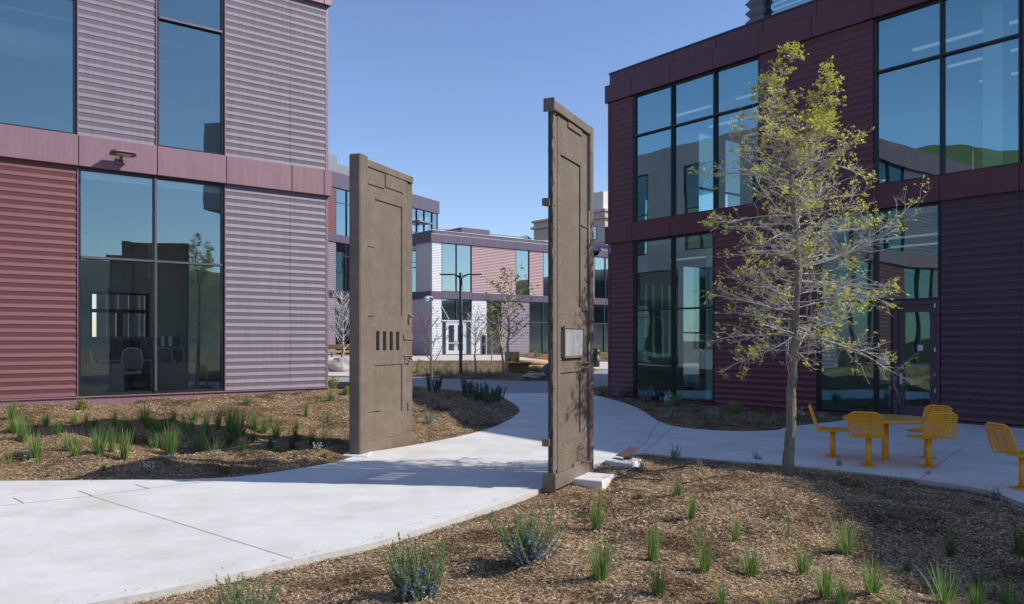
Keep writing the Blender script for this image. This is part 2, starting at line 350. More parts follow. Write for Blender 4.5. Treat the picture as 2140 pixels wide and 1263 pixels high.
PC=[(400,772),(735,774),(800,779),(850,786),(735,787),(400,776)]
P_C=gpoly(PC,(0,5),4)
POLYS=[P_MAIN,P_ROAD,P_B,P_PZ,P_C]
def sd(X,Y,polys=POLYS):
    """signed distance to the paving, positive outside"""
    X=np.atleast_1d(np.asarray(X,float)).ravel(); Y=np.atleast_1d(np.asarray(Y,float)).ravel()
    best=np.full(X.shape,1e9)
    for P in polys:
        A=P; B=np.roll(P,-1,0); d2=np.full(X.shape,1e9); ins=np.zeros(X.shape,bool)
        for (ax,ay),(bx,by) in zip(A,B):
            ex,ey=bx-ax,by-ay; L=ex*ex+ey*ey
            if L<1e-12: continue
            t=np.clip(((X-ax)*ex+(Y-ay)*ey)/L,0,1)
            d2=np.minimum(d2,(X-ax-t*ex)**2+(Y-ay-t*ey)**2)
            c=(ay>Y)!=(by>Y)
            with np.errstate(divide='ignore',invalid='ignore'):
                xi=(bx-ax)*(Y-ay)/(by-ay)+ax if by!=ay else ax
            ins^=c&(X<xi)
        d=np.sqrt(d2); d=np.where(ins,-d,d)
        best=np.minimum(best,d)
    return best
def locL(X,Y):
    dx=X-CL[0]; dy=Y-CL[1]; return dx*.782+dy*.624, dx*-.624+dy*.782
MOUNDS=[(2.3,8.4,1.3,1.0,.16),(.9,6.6,1.2,.9,.13),(3.4,10.0,1.2,.6,.10),(4.6,7.6,1.5,1.1,.13),(2.6,5.4,1.2,.8,.06),(5.2,9.3,1.5,.7,.12),(-.6,5.2,.8,.5,.05),(2.0,10.2,.8,.4,.07),
        (-4.5,12.4,2.0,.7,.08),(-2.0,12.3,1.0,.5,.05),(-7.5,13.0,1.6,1,.1),(-2.5,16.5,1.2,1,.1),(-.8,18.5,1.2,1.4,.16),(-6,35,5,3,.25),(2,40,5,2,.15)]
def T(X,Y,d=None):
    sh=np.shape(X); X=np.atleast_1d(np.asarray(X,float)).ravel(); Y=np.atleast_1d(np.asarray(Y,float)).ravel()
    near=(np.abs(X)<60)&(Y<75)
    if d is None:
        d=np.full(X.shape,50.0); d[near]=sd(X[near],Y[near])
    g=G(X,Y)
    lx,ly=locL(X,Y); dl=np.hypot(np.clip(lx,0,None),np.clip(-ly,0,None))
    rampL=.47*sstep(6.3,.2,dl)*(Y<60)
    m=sum(a*np.exp(-((X-x)/sx)**2-((Y-y)/sy)**2) for x,y,sx,sy,a in MOUNDS)
    n=.16*vnoise(X,Y,.8)+.12*vnoise(X+9,Y,1.9)+.065*vnoise(X,Y+5,4.3)+.02*vnoise(X,Y+7,14)
    bed=(rampL+m)*sstep(0.05,1.4,d)+n*sstep(0.02,.6,d)
    front=sstep(-4,-1.5,X)*sstep(13.5,12,Y)*sstep(.5,-.5,Y-(11.8))   # the kerb shows where the path stands above the front bed
    edge=.015+.04*np.where((Y<10.9)&(X>-6),1,0)
    out=g-edge*sstep(1.2,0,d)+bed
    z=np.where(d<0,g-.07,np.where(d<.03,g-.07+(out-g+.07)*np.clip(d/.03,0,1),out))
    far=sstep(90,400,np.hypot(X,Y)); z=z*(1-far)+far*(-.3)
    return z.reshape(sh) if sh else float(z[0])
Tf=lambda X,Y: T(X,Y)
def tp(px,py): return hit(px,py,Tf)

def grid_axis(spans):
    out=[]
    for a,b,s in spans: out+=list(np.arange(a,b,s))
    return np.array(out+[spans[-1][1]])
xs=grid_axis([(-2500,-300,300),(-300,-60,30),(-60,-16,3),(-16,-9,.3),(-9,9,.075),(9,20,.4),(20,60,3),(60,300,30),(300,2500,300)])
ys=grid_axis([(-2500,-300,300),(-300,-40,30),(-40,0,3),(0,3.6,.3),(3.6,14,.075),(14,24,.11),(24,48,.35),(48,80,1.5),(80,300,20),(300,2500,300)])
XX,YY=np.meshgrid(xs,ys)
ZZ=T(XX,YY)
nv=XX.size; nx=len(xs); ny=len(ys)
me=bpy.data.meshes.new('ground'); me.vertices.add(nv)
me.vertices.foreach_set('co',np.stack([XX.ravel(),YY.ravel(),ZZ.ravel()],1).ravel())
I=np.arange((ny-1)*(nx-1)); r=I//(nx-1); c=I%(nx-1); a=r*nx+c
q=np.stack([a,a+1,a+nx+1,a+nx],1)
me.loops.add(q.size); me.loops.foreach_set('vertex_index',q.ravel())
me.polygons.add(len(q)); me.polygons.foreach_set('loop_start',np.arange(len(q))*4); me.polygons.foreach_set('use_smooth',np.ones(len(q),bool))
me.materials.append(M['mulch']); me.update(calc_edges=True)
go=bpy.data.objects.new('ground',me); COL.objects.link(go); struct(go)

def pave(name,P,m,dz,step=.6,th=.12,edge=None,ins=0):
    n=len(P); lo=P.min(0); hi=P.max(0)
    pts=[Vector((float(x),float(y))) for x,y in P]
    gx=np.arange(lo[0]+step/2,hi[0],step); gy=np.arange(lo[1]+step/2,hi[1],step)
    A,B=np.meshgrid(gx,gy); d=sd(A,B,[P]); A=A.ravel()[d<-.15]; B=B.ravel()[d<-.15]
    pts+= [Vector((float(x),float(y))) for x,y in zip(A,B)]
    vs,es,fs,_,_,_=delaunay_2d_cdt(pts,[(i,(i+1)%n) for i in range(n)],[],1,1e-4)
    mb=MB(); gz=G(np.array([v.x for v in vs]),np.array([v.y for v in vs]))+dz
    fs2=[]
    for f in fs:
        a,b,c=[vs[i] for i in f[:3]]
        if (b-a).cross(c-a)<0: f=f[::-1]
        fs2.append(f)
    mb.add([(v.x,v.y,z) for v,z in zip(vs,gz)],fs2,0)
    pg=G(P[:,0],P[:,1])+dz
    area=sum(P[i][0]*P[(i+1)%n][1]-P[(i+1)%n][0]*P[i][1] for i in range(n))
    for i in range(n):
        j=(i+1)%n; p,q_=P[i],P[j]; f=(0,1,2,3) if area<0 else (3,2,1,0)
        mb.add([(p[0],p[1],pg[i]),(q_[0],q_[1],pg[j]),(q_[0],q_[1],pg[j]-th),(p[0],p[1],pg[i]-th)],[f],1)
    return struct(mb.build(name,[m,edge or M['concrete_edge']]))
path=pave('path',P_MAIN,M['concrete'],0,.6)
pave('road',P_ROAD,M['paving'],.004,1.2)
pave('garden_path',P_B,M['paving_pink'],.003,2)
pave('plaza',P_PZ,M['paving_pink'],.007,2)
pave('side_path',P_C,M['paving_pink'],.005,2)
def strip(name,pix,w,m,dz=.004,parent=None):
    pts=[hit(a,b,G)[:2] for a,b in pix]; L=[]
    for i in range(len(pts)-1):
        for t in np.linspace(0,1,8,endpoint=False): L.append(pts[i]*(1-t)+pts[i+1]*t)
    L.append(pts[-1]); mb=MB(); vs=[]
    for i,p in enumerate(L):
        t=L[min(i+1,len(L)-1)]-L[max(i-1,0)]; t=t/np.linalg.norm(t); nn=np.array([-t[1],t[0]])*w/2
        for s_ in (1,-1):
            q_=p+nn*s_; vs.append((q_[0],q_[1],float(G(q_[0],q_[1]))+dz))
    mb.add(vs,[(2*i,2*i+1,2*i+3,2*i+2) for i in range(len(L)-1)])
    return mb.build(name,m,parent)
strip('joint',[(187,1036),(400,1102),(613,1169)],.008,M['joint'],parent=path)
strip('joint',[(-60,1067),(0,1058),(200,1036),(380,1012),(500,1001)],.012,M['joint'],parent=path)
for a,b in (((28,1041),(50,1052)),((163,1026),(192,1036)),((282,1013),(312,1022)),((385,1003.5),(414,1009.5))):
    strip('joint',[a,b],.012,M['joint'],parent=path)
strip('joint',[(1100,976),(900,962)],.01,M['joint'],parent=path)

strip('joint',[(1378,881),(1350,925),(1305,951)],.012,M['joint'],parent=path)
strip('joint',[(1410,892),(1370,925),(1345,946)],.012,M['joint'],parent=path)
strip('joint',[(1655,893),(2300,1000)],.012,M['joint'],parent=path)
strip('joint',[(2020,930),(1925,1000)],.012,M['joint'],parent=path)
# ---------------------------------------------------------------- building kit (local frame: x along the facade, y inward, z up)
def frame(o,ax,ay):
    return lambda p:(o[0]+ax[0]*p[0]+ay[0]*p[1], o[1]+ax[1]*p[0]+ay[1]*p[1], p[2]+(o[2] if len(o)>2 else 0))
def siding(par,x0,x1,z0,z1,m,fr=None,p=.17,name='ribbed_siding',deep=.027):
    """horizontal ribs: a vertical upper strip, then a lip sloping outward with a sharp return"""
    mb=MB(fr); n=max(1,int(round((z1-z0)/p))); p=(z1-z0)/n; g=.004
    prof=[]; D=deep
    for i in range(n):
        zt=z1-i*p; D=deep*(1.0 if i%2 else .78)
        prof+=[(-.014-deep*.7,zt-.003),(-.014,zt-p*.50),(-.014-D,zt-p*.93),(-.014-D,zt-p*.965),(-.002,zt-p*.97)]
    vs=[]
    for y,z in prof: vs+=[(x0+g,y,z),(x1-g,y,z)]
    mb.add(vs,[(2*i,2*i+2,2*i+3,2*i+1) for i in range(len(prof)-1)])
    for i in range(n):   # end caps of the ribs
        for x,s_ in ((x0+g,0),(x1-g,1)):
            zt=z1-i*p; D=deep*(1.0 if i%2 else .78); q=[(x,.0,zt-.003),(x,-.014-deep*.7,zt-.003),(x,-.014,zt-p*.50),(x,-.014-D,zt-p*.93),(x,-.014-D,zt-p*.965),(x,.0,zt-p*.97)]
            mb.add(q,[(0,1,2),(0,2,5),(5,2,4),(2,3,4)])
    mb.box(x0,x1,.004,.1,z0,z1)
    return mb.build(name,m,par)
def band(par,xs_,z0,z1,m,y0=-.13,y1=.05,fr=None,name='band_panel',gap=.012):
    for a,b in zip(xs_[:-1],xs_[1:]):
        mb=MB(fr); mb.box(a+gap/2,b-gap/2,y0,y1,z0,z1,bev=.008); mb.build(name,m,par)
def window(par,x0,x1,z0,z1,vm=(),hm=(),g='glassL',fr=None,cap='steel_frame',fw=.055,name='window',depth=.06):
    mb=MB(fr)
    mb.box(x0,x0+fw,-.01,.14,z0,z1,0); mb.box(x1-fw,x1,-.01,.14,z0,z1,0)
    mb.box(x0+fw,x1-fw,-.006,.14,z0,z0+fw,0); mb.box(x0+fw,x1-fw,-.006,.14,z1-fw,z1,0)
    for x in vm: mb.box(x-.028,x+.028,-.03,.16,z0+fw,z1-fw,0); mb.box(x-.024,x+.024,-.05,-.031,z0+fw,z1-fw,1)
    ed=[x0+fw]+sorted(vm)+[x1-fw]
    for z in hm:
        for i in range(len(ed)-1):
            a=ed[i]+(.03 if i else 0); b=ed[i+1]-(.03 if i<len(ed)-2 else 0)
            mb.box(a,b,-.02,.15,z-.028,z+.028,0); mb.box(a,b,-.04,-.021,z-.024,z+.024,1)
    w=mb.build(name,[M['dark_frame'],M[cap]],par)
    pm=MB(fr); pm.add([(x0+fw,depth,z0+fw),(x1-fw,depth,z0+fw),(x1-fw,depth,z1-fw),(x0+fw,depth,z1-fw)],[(0,1,2,3)]); pm.build('pane',M[g],w)
    return w
def wallx(par,x0,x1,z0,z1,holes,m,fr=None,y0=0,y1=.2,name='wall'):
    X=sorted(set([x0,x1]+[v for h in holes for v in h[:2]])); Z=sorted(set([z0,z1]+[v for h in holes for v in h[2:]]))
    mb=MB(fr)
    for i in range(len(X)-1):
        for j in range(len(Z)-1):
            cx=(X[i]+X[i+1])/2; cz=(Z[j]+Z[j+1])/2
            if any(h[0]<cx<h[1] and h[2]<cz<h[3] for h in holes): continue
            mb.box(X[i],X[i+1],y0,y1,Z[j],Z[j+1])
    return mb.build(name,m,par)
def slab(par,name,x0,x1,y0,y1,z0,z1,m,fr=None):
    mb=MB(fr); mb.box(x0,x1,y0,y1,z0,z1); return mb.build(name,m,par)
def wall_lamp(par_label,pos,rz,group=None,m='maroon_frame'):
    t=thing('wall_lamp',par_label,'lamp',pos,rz,group)
    b=MB(); b.box(-.07,.07,-.05,0,-.12,.04,bev=.01); b.build('bracket',M[m],t)
    b=MB(); b.tube([(0,-.04,-.03),(0,-.12,.0),(0,-.2,.08)],[.035,.035,.03],8); b.build('arm',M[m],t,True)
    b=MB(); b.add([(-.24,-.12,.045),(.24,-.12,.045),(.28,-.34,.06),(.20,-.52,.075),(-.20,-.52,.075),(-.28,-.34,.06)]+[(-.21,-.14,.10),(.21,-.14,.10),(.245,-.34,.125),(.17,-.49,.12),(-.17,-.49,.12),(-.245,-.34,.125)],
        [(5,4,3,2,1,0),(6,7,8,9,10,11)]+[(i,(i+1)%6,(i+1)%6+6,i+6) for i in range(6)]); b.build('lamp_head',M[m],t)
    b=MB(); b.box(-.15,.15,-.44,-.22,.036,.052); b.build('lens',M['lens'],t)
    return t

# ===== left-hand building
RZ=math.atan2(.624,.782)
def L(z): return z+H        # heights measured from the eye
BL=thing('office_building','near two-storey building with grey-violet ribs and one oxide-red panel, mauve bands','building',(CL[0],CL[1],0),RZ)
zb0,zb1,zt0,zt1,zt2=L(3.74),L(4.40),L(8.66),L(9.28),L(9.65)
gz=L(-1.20)
siding(BL,-.99,-.03,gz,zb0,M['mauve_rib']); siding(BL,-2.62,-.99,gz,zb0,M['mauve_rib'])
window(BL,-5.78,-2.64,gz,zb0,[-4.2],[L(1.80)])
siding(BL,-9.1,-5.8,gz+.0,zb0,M['red_rib'])
window(BL,-12.3,-9.12,gz,zb0,[-10.7],[L(1.80)])
siding(BL,-15.6,-12.32,gz,zb0,M['mauve_rib']); window(BL,-18.8,-15.62,gz,zb0,[-17.2],[L(1.80)]); siding(BL,-25,-18.82,gz,zb0,M['red_rib'])
siding(BL,-.99,-.03,zb1,zt0,M['mauve_rib']); siding(BL,-2.62,-.99,zb1,zt0,M['mauve_rib'])
window(BL,-4.18,-2.64,zb1,zt0,[],[L(7.36)])
siding(BL,-5.78,-4.2,zb1,zt0,M['mauve_rib'])
window(BL,-9.1,-5.8,zb1,zt0,[-7.45],[L(7.36)])
siding(BL,-12.3,-9.12,zb1,zt0,M['mauve_rib']); window(BL,-15.6,-12.32,zb1,zt0,[-14],[L(7.36)]); siding(BL,-19,-15.62,zb1,zt0,M['mauve_rib'])
window(BL,-22,-19.02,zb1,zt0,[-20.5],[L(7.36)]); siding(BL,-25,-22.02,zb1,zt0,M['mauve_rib'])
bx=[-25,-23.4,-21.8,-20.2,-18.6,-17,-15.4,-13.8,-12.2,-10.6,-9.05,-7.42,-5.79,-4.19,-2.63,-.99,-.12,.10]
band(BL,bx,zb0,zb1,M['mauve_band']); band(BL,bx,zt0,zt1,M['mauve_band'],-.13); band(BL,bx,zt1+.004,zt2,M['mauve_band'],-.06)
mb=MB(); mb.box(-25,.06,-.05,.2,gz-.32,gz-.03,bev=.01); mb.build('plinth',M['mauve_band'],BL)
mb=MB(); mb.box(-25,.04,-.09,-.0,gz-.028,gz-.004); mb.build('base_flashing',M['mauve_band'],BL)
mb=MB(); mb.box(-.028,.045,-.03,.1,gz,zb0-.002); mb.box(-.028,.045,-.03,.1,zb1+.002,zt0-.002); mb.build('corner_trim',M['mauve_band'],BL)
mb=MB()
for x in (-2.63,-5.79,-9.11): mb.box(x-.009,x+.009,-.05,-.012,gz,zb0-.002)
for x in (-2.63,-4.19,-5.79,-9.11): mb.box(x-.009,x+.009,-.05,-.012,zb1+.002,zt0-.002)
mb.build('jamb_trim',M['mauve_band'],BL)
# end wall with windows that let the sun in
fe=frame((.04,0),(0,1),(-1,0))
hl=[(.9,2.5,gz,zb0-.2),(4.2,5.8,gz+.8,zb0-.2),(6.8,12.4,gz,zb0-.2),(.9,2.5,zb1,zt0-.1),(4.4,6.4,zb1,zt0-.1),(8.8,11,zb1,zt0-.1)]
wallx(BL,.1,13.8,gz-.3,zt2-.01,hl,M['mauve_rib'],fe,.0,.2)
for h in hl: window(BL,h[0],h[1],h[2],h[3],[(h[0]+h[1])/2],[(h[2]+h[3])/2],fr=fe)
slab(BL,'wall',-25,-24.8,.1,13.8,gz-.3,zt2-.01,M['mauve_rib'])
wallx(BL,-24.79,-.2,gz-.3,zt2-.01,[(-14,-10,gz,zb0-.3),(-8.5,-4.5,gz,zb0-.3),(-3.5,-1,gz,zb0-.3),(-9,-5,zb1,zt0-.2),(-3.5,-1,zb1,zt0-.2)],M['mauve_rib'],None,13.6,13.8)
slab(BL,'roof',-24.79,-.17,.06,13.59,zt0+.25,zt0+.4,M['roof'])
slab(BL,'ceiling',-24.78,-.18,.2,13.58,zb0-.2,zb0-.05,M['in_ceil']); slab(BL,'ceiling',-24.78,-.18,.2,13.58,zt0+.1,zt0+.24,M['in_ceil'])
slab(BL,'floor',-24.78,-.18,.17,13.58,zb1-.25,zb1-.05,M['in_floor']); slab(BL,'floor',-24.78,-.18,.17,13.58,gz-.25,gz-.06,M['in_floor'])
# partition seen through the ground-floor window, with a framed doorway
PY=6.2
wallx(BL,-14,-.19,gz-.05,zb0-.21,[(-4.32,-2.72,gz-.05,L(1.40))],M['in_wall'],None,PY,PY+.12,'partition')
mb=MB(); 
for a,b,c,d in ((-4.32,-4.27,gz-.04,L(1.40)),(-2.84,-2.72,gz-.04,L(1.40)),(-3.62,-3.46,gz-.04,L(.80)),(-4.265,-2.845,L(1.34),L(1.395)),(-4.265,-2.845,L(.81),L(.91))): mb.box(a,b,PY-.03,PY+.15,c,d)
mb.build('inner_door_frame',M['dark_frame'],BL)
mb=MB()
for i in range(7): mb.box(-3.3+i*.34,-3.02+i*.34,10.3+(i%2)*.15,10.4+(i%2)*.15,gz-.04,zb0-.22)
mb.build('hung_panels',M['in_white'],BL)
slab(BL,'partition',-14,-.19,8.0,8.1,zb1-.04,zt0+.09,M['in_wall'])
mb=MB(); mb.tube([(-12,3.4,L(7.2)),(-3.6,3.4,L(7.2))],.42,14); mb.build('air_duct',M['in_ceil'],BL,True)
for i,(a,b) in enumerate(((3.5,-10),(5.2,-10))):
    slab(BL,'ceiling_light',b,b+7.5,a,a+.1,L(8.1)-.06,L(8.1),M['in_white'])

# ===== right-hand building
RZR=math.atan2(-.782,.624)
BR=thing('office_building','long shaded maroon two-storey building with a tall glazed door and big windows','building',(CR[0],CR[1],0),RZR)
rb0,rb1,rt0,rt1,rt2=L(3.36),L(3.97),L(8.28),L(8.88),L(9.27); rg=.07; rm=L(1.02); ru=L(6.90)
TR=[0,1.13,2.80,4.47,6.1,7.8,9.5,11.17,12.9,14.6,16.3,18,19.7,21.4,23.1,24.8,26.5,28.2,29.9,31.6,33.3,35,36.7]
def rs(a,b,z0,z1,m='maroon_rib'): siding(BR,a,b,z0,z1,M[m])
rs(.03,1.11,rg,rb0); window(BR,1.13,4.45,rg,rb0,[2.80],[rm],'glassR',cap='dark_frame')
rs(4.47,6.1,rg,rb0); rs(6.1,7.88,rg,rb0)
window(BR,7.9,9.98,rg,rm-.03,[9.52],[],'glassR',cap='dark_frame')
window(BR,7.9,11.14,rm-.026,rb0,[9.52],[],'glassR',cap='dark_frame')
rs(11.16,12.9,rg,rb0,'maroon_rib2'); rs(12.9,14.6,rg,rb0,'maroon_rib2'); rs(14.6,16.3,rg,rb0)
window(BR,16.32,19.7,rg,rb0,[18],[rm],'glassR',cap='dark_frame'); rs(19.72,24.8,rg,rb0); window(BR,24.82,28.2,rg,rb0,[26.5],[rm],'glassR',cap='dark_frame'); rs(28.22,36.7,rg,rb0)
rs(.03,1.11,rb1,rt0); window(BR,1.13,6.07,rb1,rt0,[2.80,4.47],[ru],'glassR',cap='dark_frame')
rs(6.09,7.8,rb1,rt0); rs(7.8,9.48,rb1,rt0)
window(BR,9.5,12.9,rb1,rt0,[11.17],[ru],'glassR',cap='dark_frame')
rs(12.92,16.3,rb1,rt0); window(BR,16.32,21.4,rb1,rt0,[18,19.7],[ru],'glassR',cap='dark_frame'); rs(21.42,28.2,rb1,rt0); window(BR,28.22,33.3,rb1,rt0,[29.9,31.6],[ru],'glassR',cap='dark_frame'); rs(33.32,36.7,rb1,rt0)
tb=[-.14]+TR[1:]
band(BR,tb,rb0,rb1,M['maroon_band']); band(BR,tb,rt0,rt1,M['maroon_band']); band(BR,[0]+[x+.08 for x in TR[1:-1]]+[36.7],rt1+.004,rt2,M['maroon_band'],-.03)
mb=MB(); mb.box(-.02,36.7,-.05,.3,rt2+.002,rt2+.05); mb.build('roof_coping',M['black_post'],BR)
mb=MB(); mb.box(0,9.98,-.04,.2,-.35,rg-.02,bev=.01); mb.box(11.2,36.7,-.04,.2,-.35,rg-.02,bev=.01); mb.build('plinth',M['maroon_band'],BR)
mb=MB(); mb.box(-.06,.028,-.04,.1,rg,rb0-.002); mb.box(-.06,.028,-.04,.1,rb1+.002,rt0-.002); mb.build('corner_trim',M['maroon_band'],BR)
# door
x0,x1=10.0,11.14
mb=MB(); mb.box(x0,x0+.12,-.03,.12,.02,rm-.03); mb.box(x1-.12,x1,-.03,.12,.02,rm-.03); mb.box(x0+.12,x1-.12,-.03,.12,rm-.14,rm-.03); 
dr=mb.build('door',M['maroon_frame'],BR)
lz0,lz1=.05,rm-.15; a,b=x0+.125,x1-.125
mb=MB(); mb.box(a,a+.14,.0,.06,lz0,lz1); mb.box(b-.12,b,.0,.06,lz0,lz1); mb.box(a+.14,b-.12,.0,.06,lz0,lz0+.30); mb.box(a+.14,b-.12,.0,.06,lz1-.17,lz1); mb.build('door_leaf',M['maroon_frame'],dr)
mb=MB(); mb.add([(a+.14,.03,lz0+.3),(b-.12,.03,lz0+.3),(b-.12,.03,lz1-.17),(a+.14,.03,lz1-.17)],[(0,1,2,3)]); mb.build('door_pane',M['glassR'],dr)
mb=MB(); mb.box(a+.03,a+.10,-.02,-.001,.86,1.14,bev=.005); mb.tube([(a+.06,-.02,.93),(a+.06,-.07,.93),(a+.19,-.07,.93)],.012,6); mb.build('handle',M['bolt'],dr)
for z in (.75,1.75,2.82):
    mb=MB(); mb.tube([(x1-.11,-.04,z-.05),(x1-.11,-.04,z+.05)],.014,6); mb.build('hinge',M['bolt'],dr)
mb=MB(); mb.box(9.6,9.86,.02,.05,1.35,1.55); mb.build('notice',M['white_fl'],BR)
mb=MB(); mb.box(10.6,10.72,.0,.022,1.72,1.86); mb.build('notice',M['white_fl'],dr)
# shell
fR=frame((.0,0),(0,1),(1,0))
hr=[(3.7,4.95,rg+.1,rb0-.5),(5.3,7.0,rg+.1,rb0-.5),(4.62,5.85,L(4.1),L(8.05)),(6.25,7.55,L(4.1),L(8.05)),(9,12,L(4.1),L(8))]
wallx(BR,.1,14.8,-.3,rt2-.01,hr,M['maroon_rib'],fR,.0,.2)
for h in hr: window(BR,h[0],h[1],h[2],h[3],[],[h[2]+(h[3]-h[2])*.45],'glassF',fr=fR,cap='dark_frame')
slab(BR,'wall',36.5,36.7,.1,14.8,-.3,rt2-.01,M['maroon_rib'])
wallx(BR,.21,36.49,-.3,rt2-.01,[(6,8.5,L(4.3),L(7.8)),(14,19,L(4.3),L(7.8)),(22,27,rg,rb0-.5),(15,17,rg,rb0-.5)],M['maroon_rib'],None,14.6,14.8)
slab(BR,'roof',.21,36.49,.06,14.59,rt0+.45,rt0+.6,M['roof'])
slab(BR,'ceiling',.21,36.48,.2,14.58,rb0-.2,rb0-.05,M['in_ceil']); slab(BR,'ceiling',.21,36.48,.2,14.58,rt0+.1,rt0+.24,M['in_dark'])
slab(BR,'floor',.21,36.48,.17,14.58,rb1-.25,rb1-.05,M['in_floor']); slab(BR,'floor',.21,36.48,.17,14.58,-.2,rg-.05,M['in_floor'])
slab(BR,'partition',7.6,7.7,.2,9,rg-.04,rb0-.21,M['in_wall']); slab(BR,'partition',.3,36,10.5,10.6,rg-.04,rb0-.21,M['in_dark'])
slab(BR,'partition',8.2,36,9.2,9.3,rb1-.04,rt0+.09,M['in_dark'])
slab(BR,'pillar',6.8,7.2,3.2,3.6,rb1-.04,rt0+.09,M['in_wall']); slab(BR,'pillar',11.7,12.15,1.0,1.5,rb1-.04,rt0+.09,M['in_wall']); slab(BR,'pillar',3.2,3.6,1.2,1.6,rg-.04,rb0-.21,M['in_white'])
for i in range(3):
    for j,(u0,u1) in enumerate(((1.5,3.2),(4.2,6.2),(9.8,12.6))):
        slab(BR,'ceiling_light',u0,u1,1.4+i*2.1,1.5+i*2.1,L(7.75)-.05,L(7.75),M['lit'])
for i in range(2):
    for u0,u1 in ((1.5,4.2),(8.2,10.8)): slab(BR,'ceiling_light',u0,u1,1.4+i*2.1,1.5+i*2.1,L(2.8)-.05,L(2.8),M['lit'])
slab(BR,'inner_counter',11.6,36,5,5.6,rb1-.04,rb1+.9,M['in_dark'])

# roof pavilion with rippled glass screens, and an unseen block added to shade the right bed
PV=thing('roof_pavilion','small glazed pavilion with a rippled dark corner post, on the roof of the maroon building','pavilion',(CR[0],CR[1],0),RZR)
mb=MB()
vs=[]; n=22
for i in range(n+1):
    z=rt0+.6+i*.16; w=.12*(i%2)
    vs+=[(3.7-w,2.9-w,z),(4.2+w,2.9-w,z),(4.2+w,3.3+w,z),(3.7-w,3.3+w,z)]
mb.add(vs,[(i*4+j,i*4+(j+1)%4,(i+1)*4+(j+1)%4,(i+1)*4+j) for i in range(n) for j in range(4)]); mb.build('rippled_post',M['screen_rib'],PV)
for k in range(5): window(PV,4.3+k*1.8,6.08+k*1.8,rt0+.6,rt0+4.1,[],[rt0+2.4],'glassF',frame((0,3.0),(1,0),(0,1)),name='glass_screen')
slab(PV,'pavilion_roof',3.5,13.5,2.7,6.4,rt0+4.12,rt0+4.35,M['screen_rib'])
slab(PV,'back_wall',4.3,13.3,6.0,6.15,rt0+.6,rt0+4.1,M['in_dark'])
mb=MB()
for i in range(20): mb.box(4.35,13.25,3.22,3.30,rt0+.7+i*.17,rt0+.80+i*.17)
mb.build('blinds',M['in_white'],PV)
SB=thing('shade_block','unseen pale block added beyond the right edge to shade the right bed','screen',(25.3,7.8,0),math.radians(-92))
mb=MB(); mb.box(0,10,0,4,rt0+.6,16.8); mb.build('shade_panel',M['white_rib'],SB)

# ===== middle building between the gates
BF=thing('office_building','distant two-storey building with pale lilac corner and rose panels, behind the lamp post','building',(CF[0],CF[1],0),RZ)
fb0,fb1,ft0,ft1,ft2=L(3.70),L(4.34),L(8.62),L(9.33),L(9.66); fg=.74; fm=L(1.76)
def fs_(a,b,z0,z1,m): siding(BF,a,b,z0,z1,M[m],p=.145)
fs_(.03,1.03,fg,fb0,'white_rib'); window(BF,1.05,4.3,fm+.06,fb0,[2.65],[],'glassF')
fs_(4.32,6.0,fg,fb0,'white_rib'); window(BF,6.02,7.7,fg,fb0,[],[fm],'glassF'); fs_(7.72,9.4,fg,fb0,'mauve_rib'); fs_(9.4,11.1,fg,fb0,'mauve_rib')
window(BF,11.12,19.5,fg,fb0,[12.8,14.5,16.2,17.9],[fm],'glassF'); window(BF,19.52,26.3,fg,fb0,[21.2,22.9,24.6],[fm],'glassF')
fs_(.03,1.03,fb1,ft0,'white_rib'); window(BF,1.05,4.3,fb1,ft0,[2.65],[],'glassF')
fs_(4.32,6.05,fb1,ft0,'pink_rib'); fs_(6.05,7.75,fb1,ft0,'pink_rib'); fs_(7.75,9.42,fb1,ft0,'pink_rib')
window(BF,9.44,11.1,fb1,ft0,[],[],'glassF'); fs_(11.12,12.85,fb1,ft0,'pink_rib'); window(BF,12.87,16,fb1,ft0,[14.5],[],'glassF')
fs_(16.02,19.8,fb1,ft0,'mauve_rib'); window(BF,19.82,26.3,fb1,ft0,[21.4,23],[],'glassF')
fx=[-.13,1.04,2.65,4.31,6.03,7.73,9.43,11.11,12.86,14.5,16.2,17.9,19.6,21.3,23,24.7,26.3]
band(BF,fx,fb0,fb1,M['plum_band']); band(BF,fx,ft0,ft1,M['plum_band'])
band(BF,[.15]+[x-.05 for x in fx[1:]],ft1+.004,ft2,M['plum_band'],-.06)
mb=MB(); mb.box(-.05,26.3,-.1,.1,ft2+.002,ft2+.04); mb.box(-.13,26.3,-.15,-.09,ft1+.004,ft1+.035); mb.build('roof_coping',M['cream'],BF)
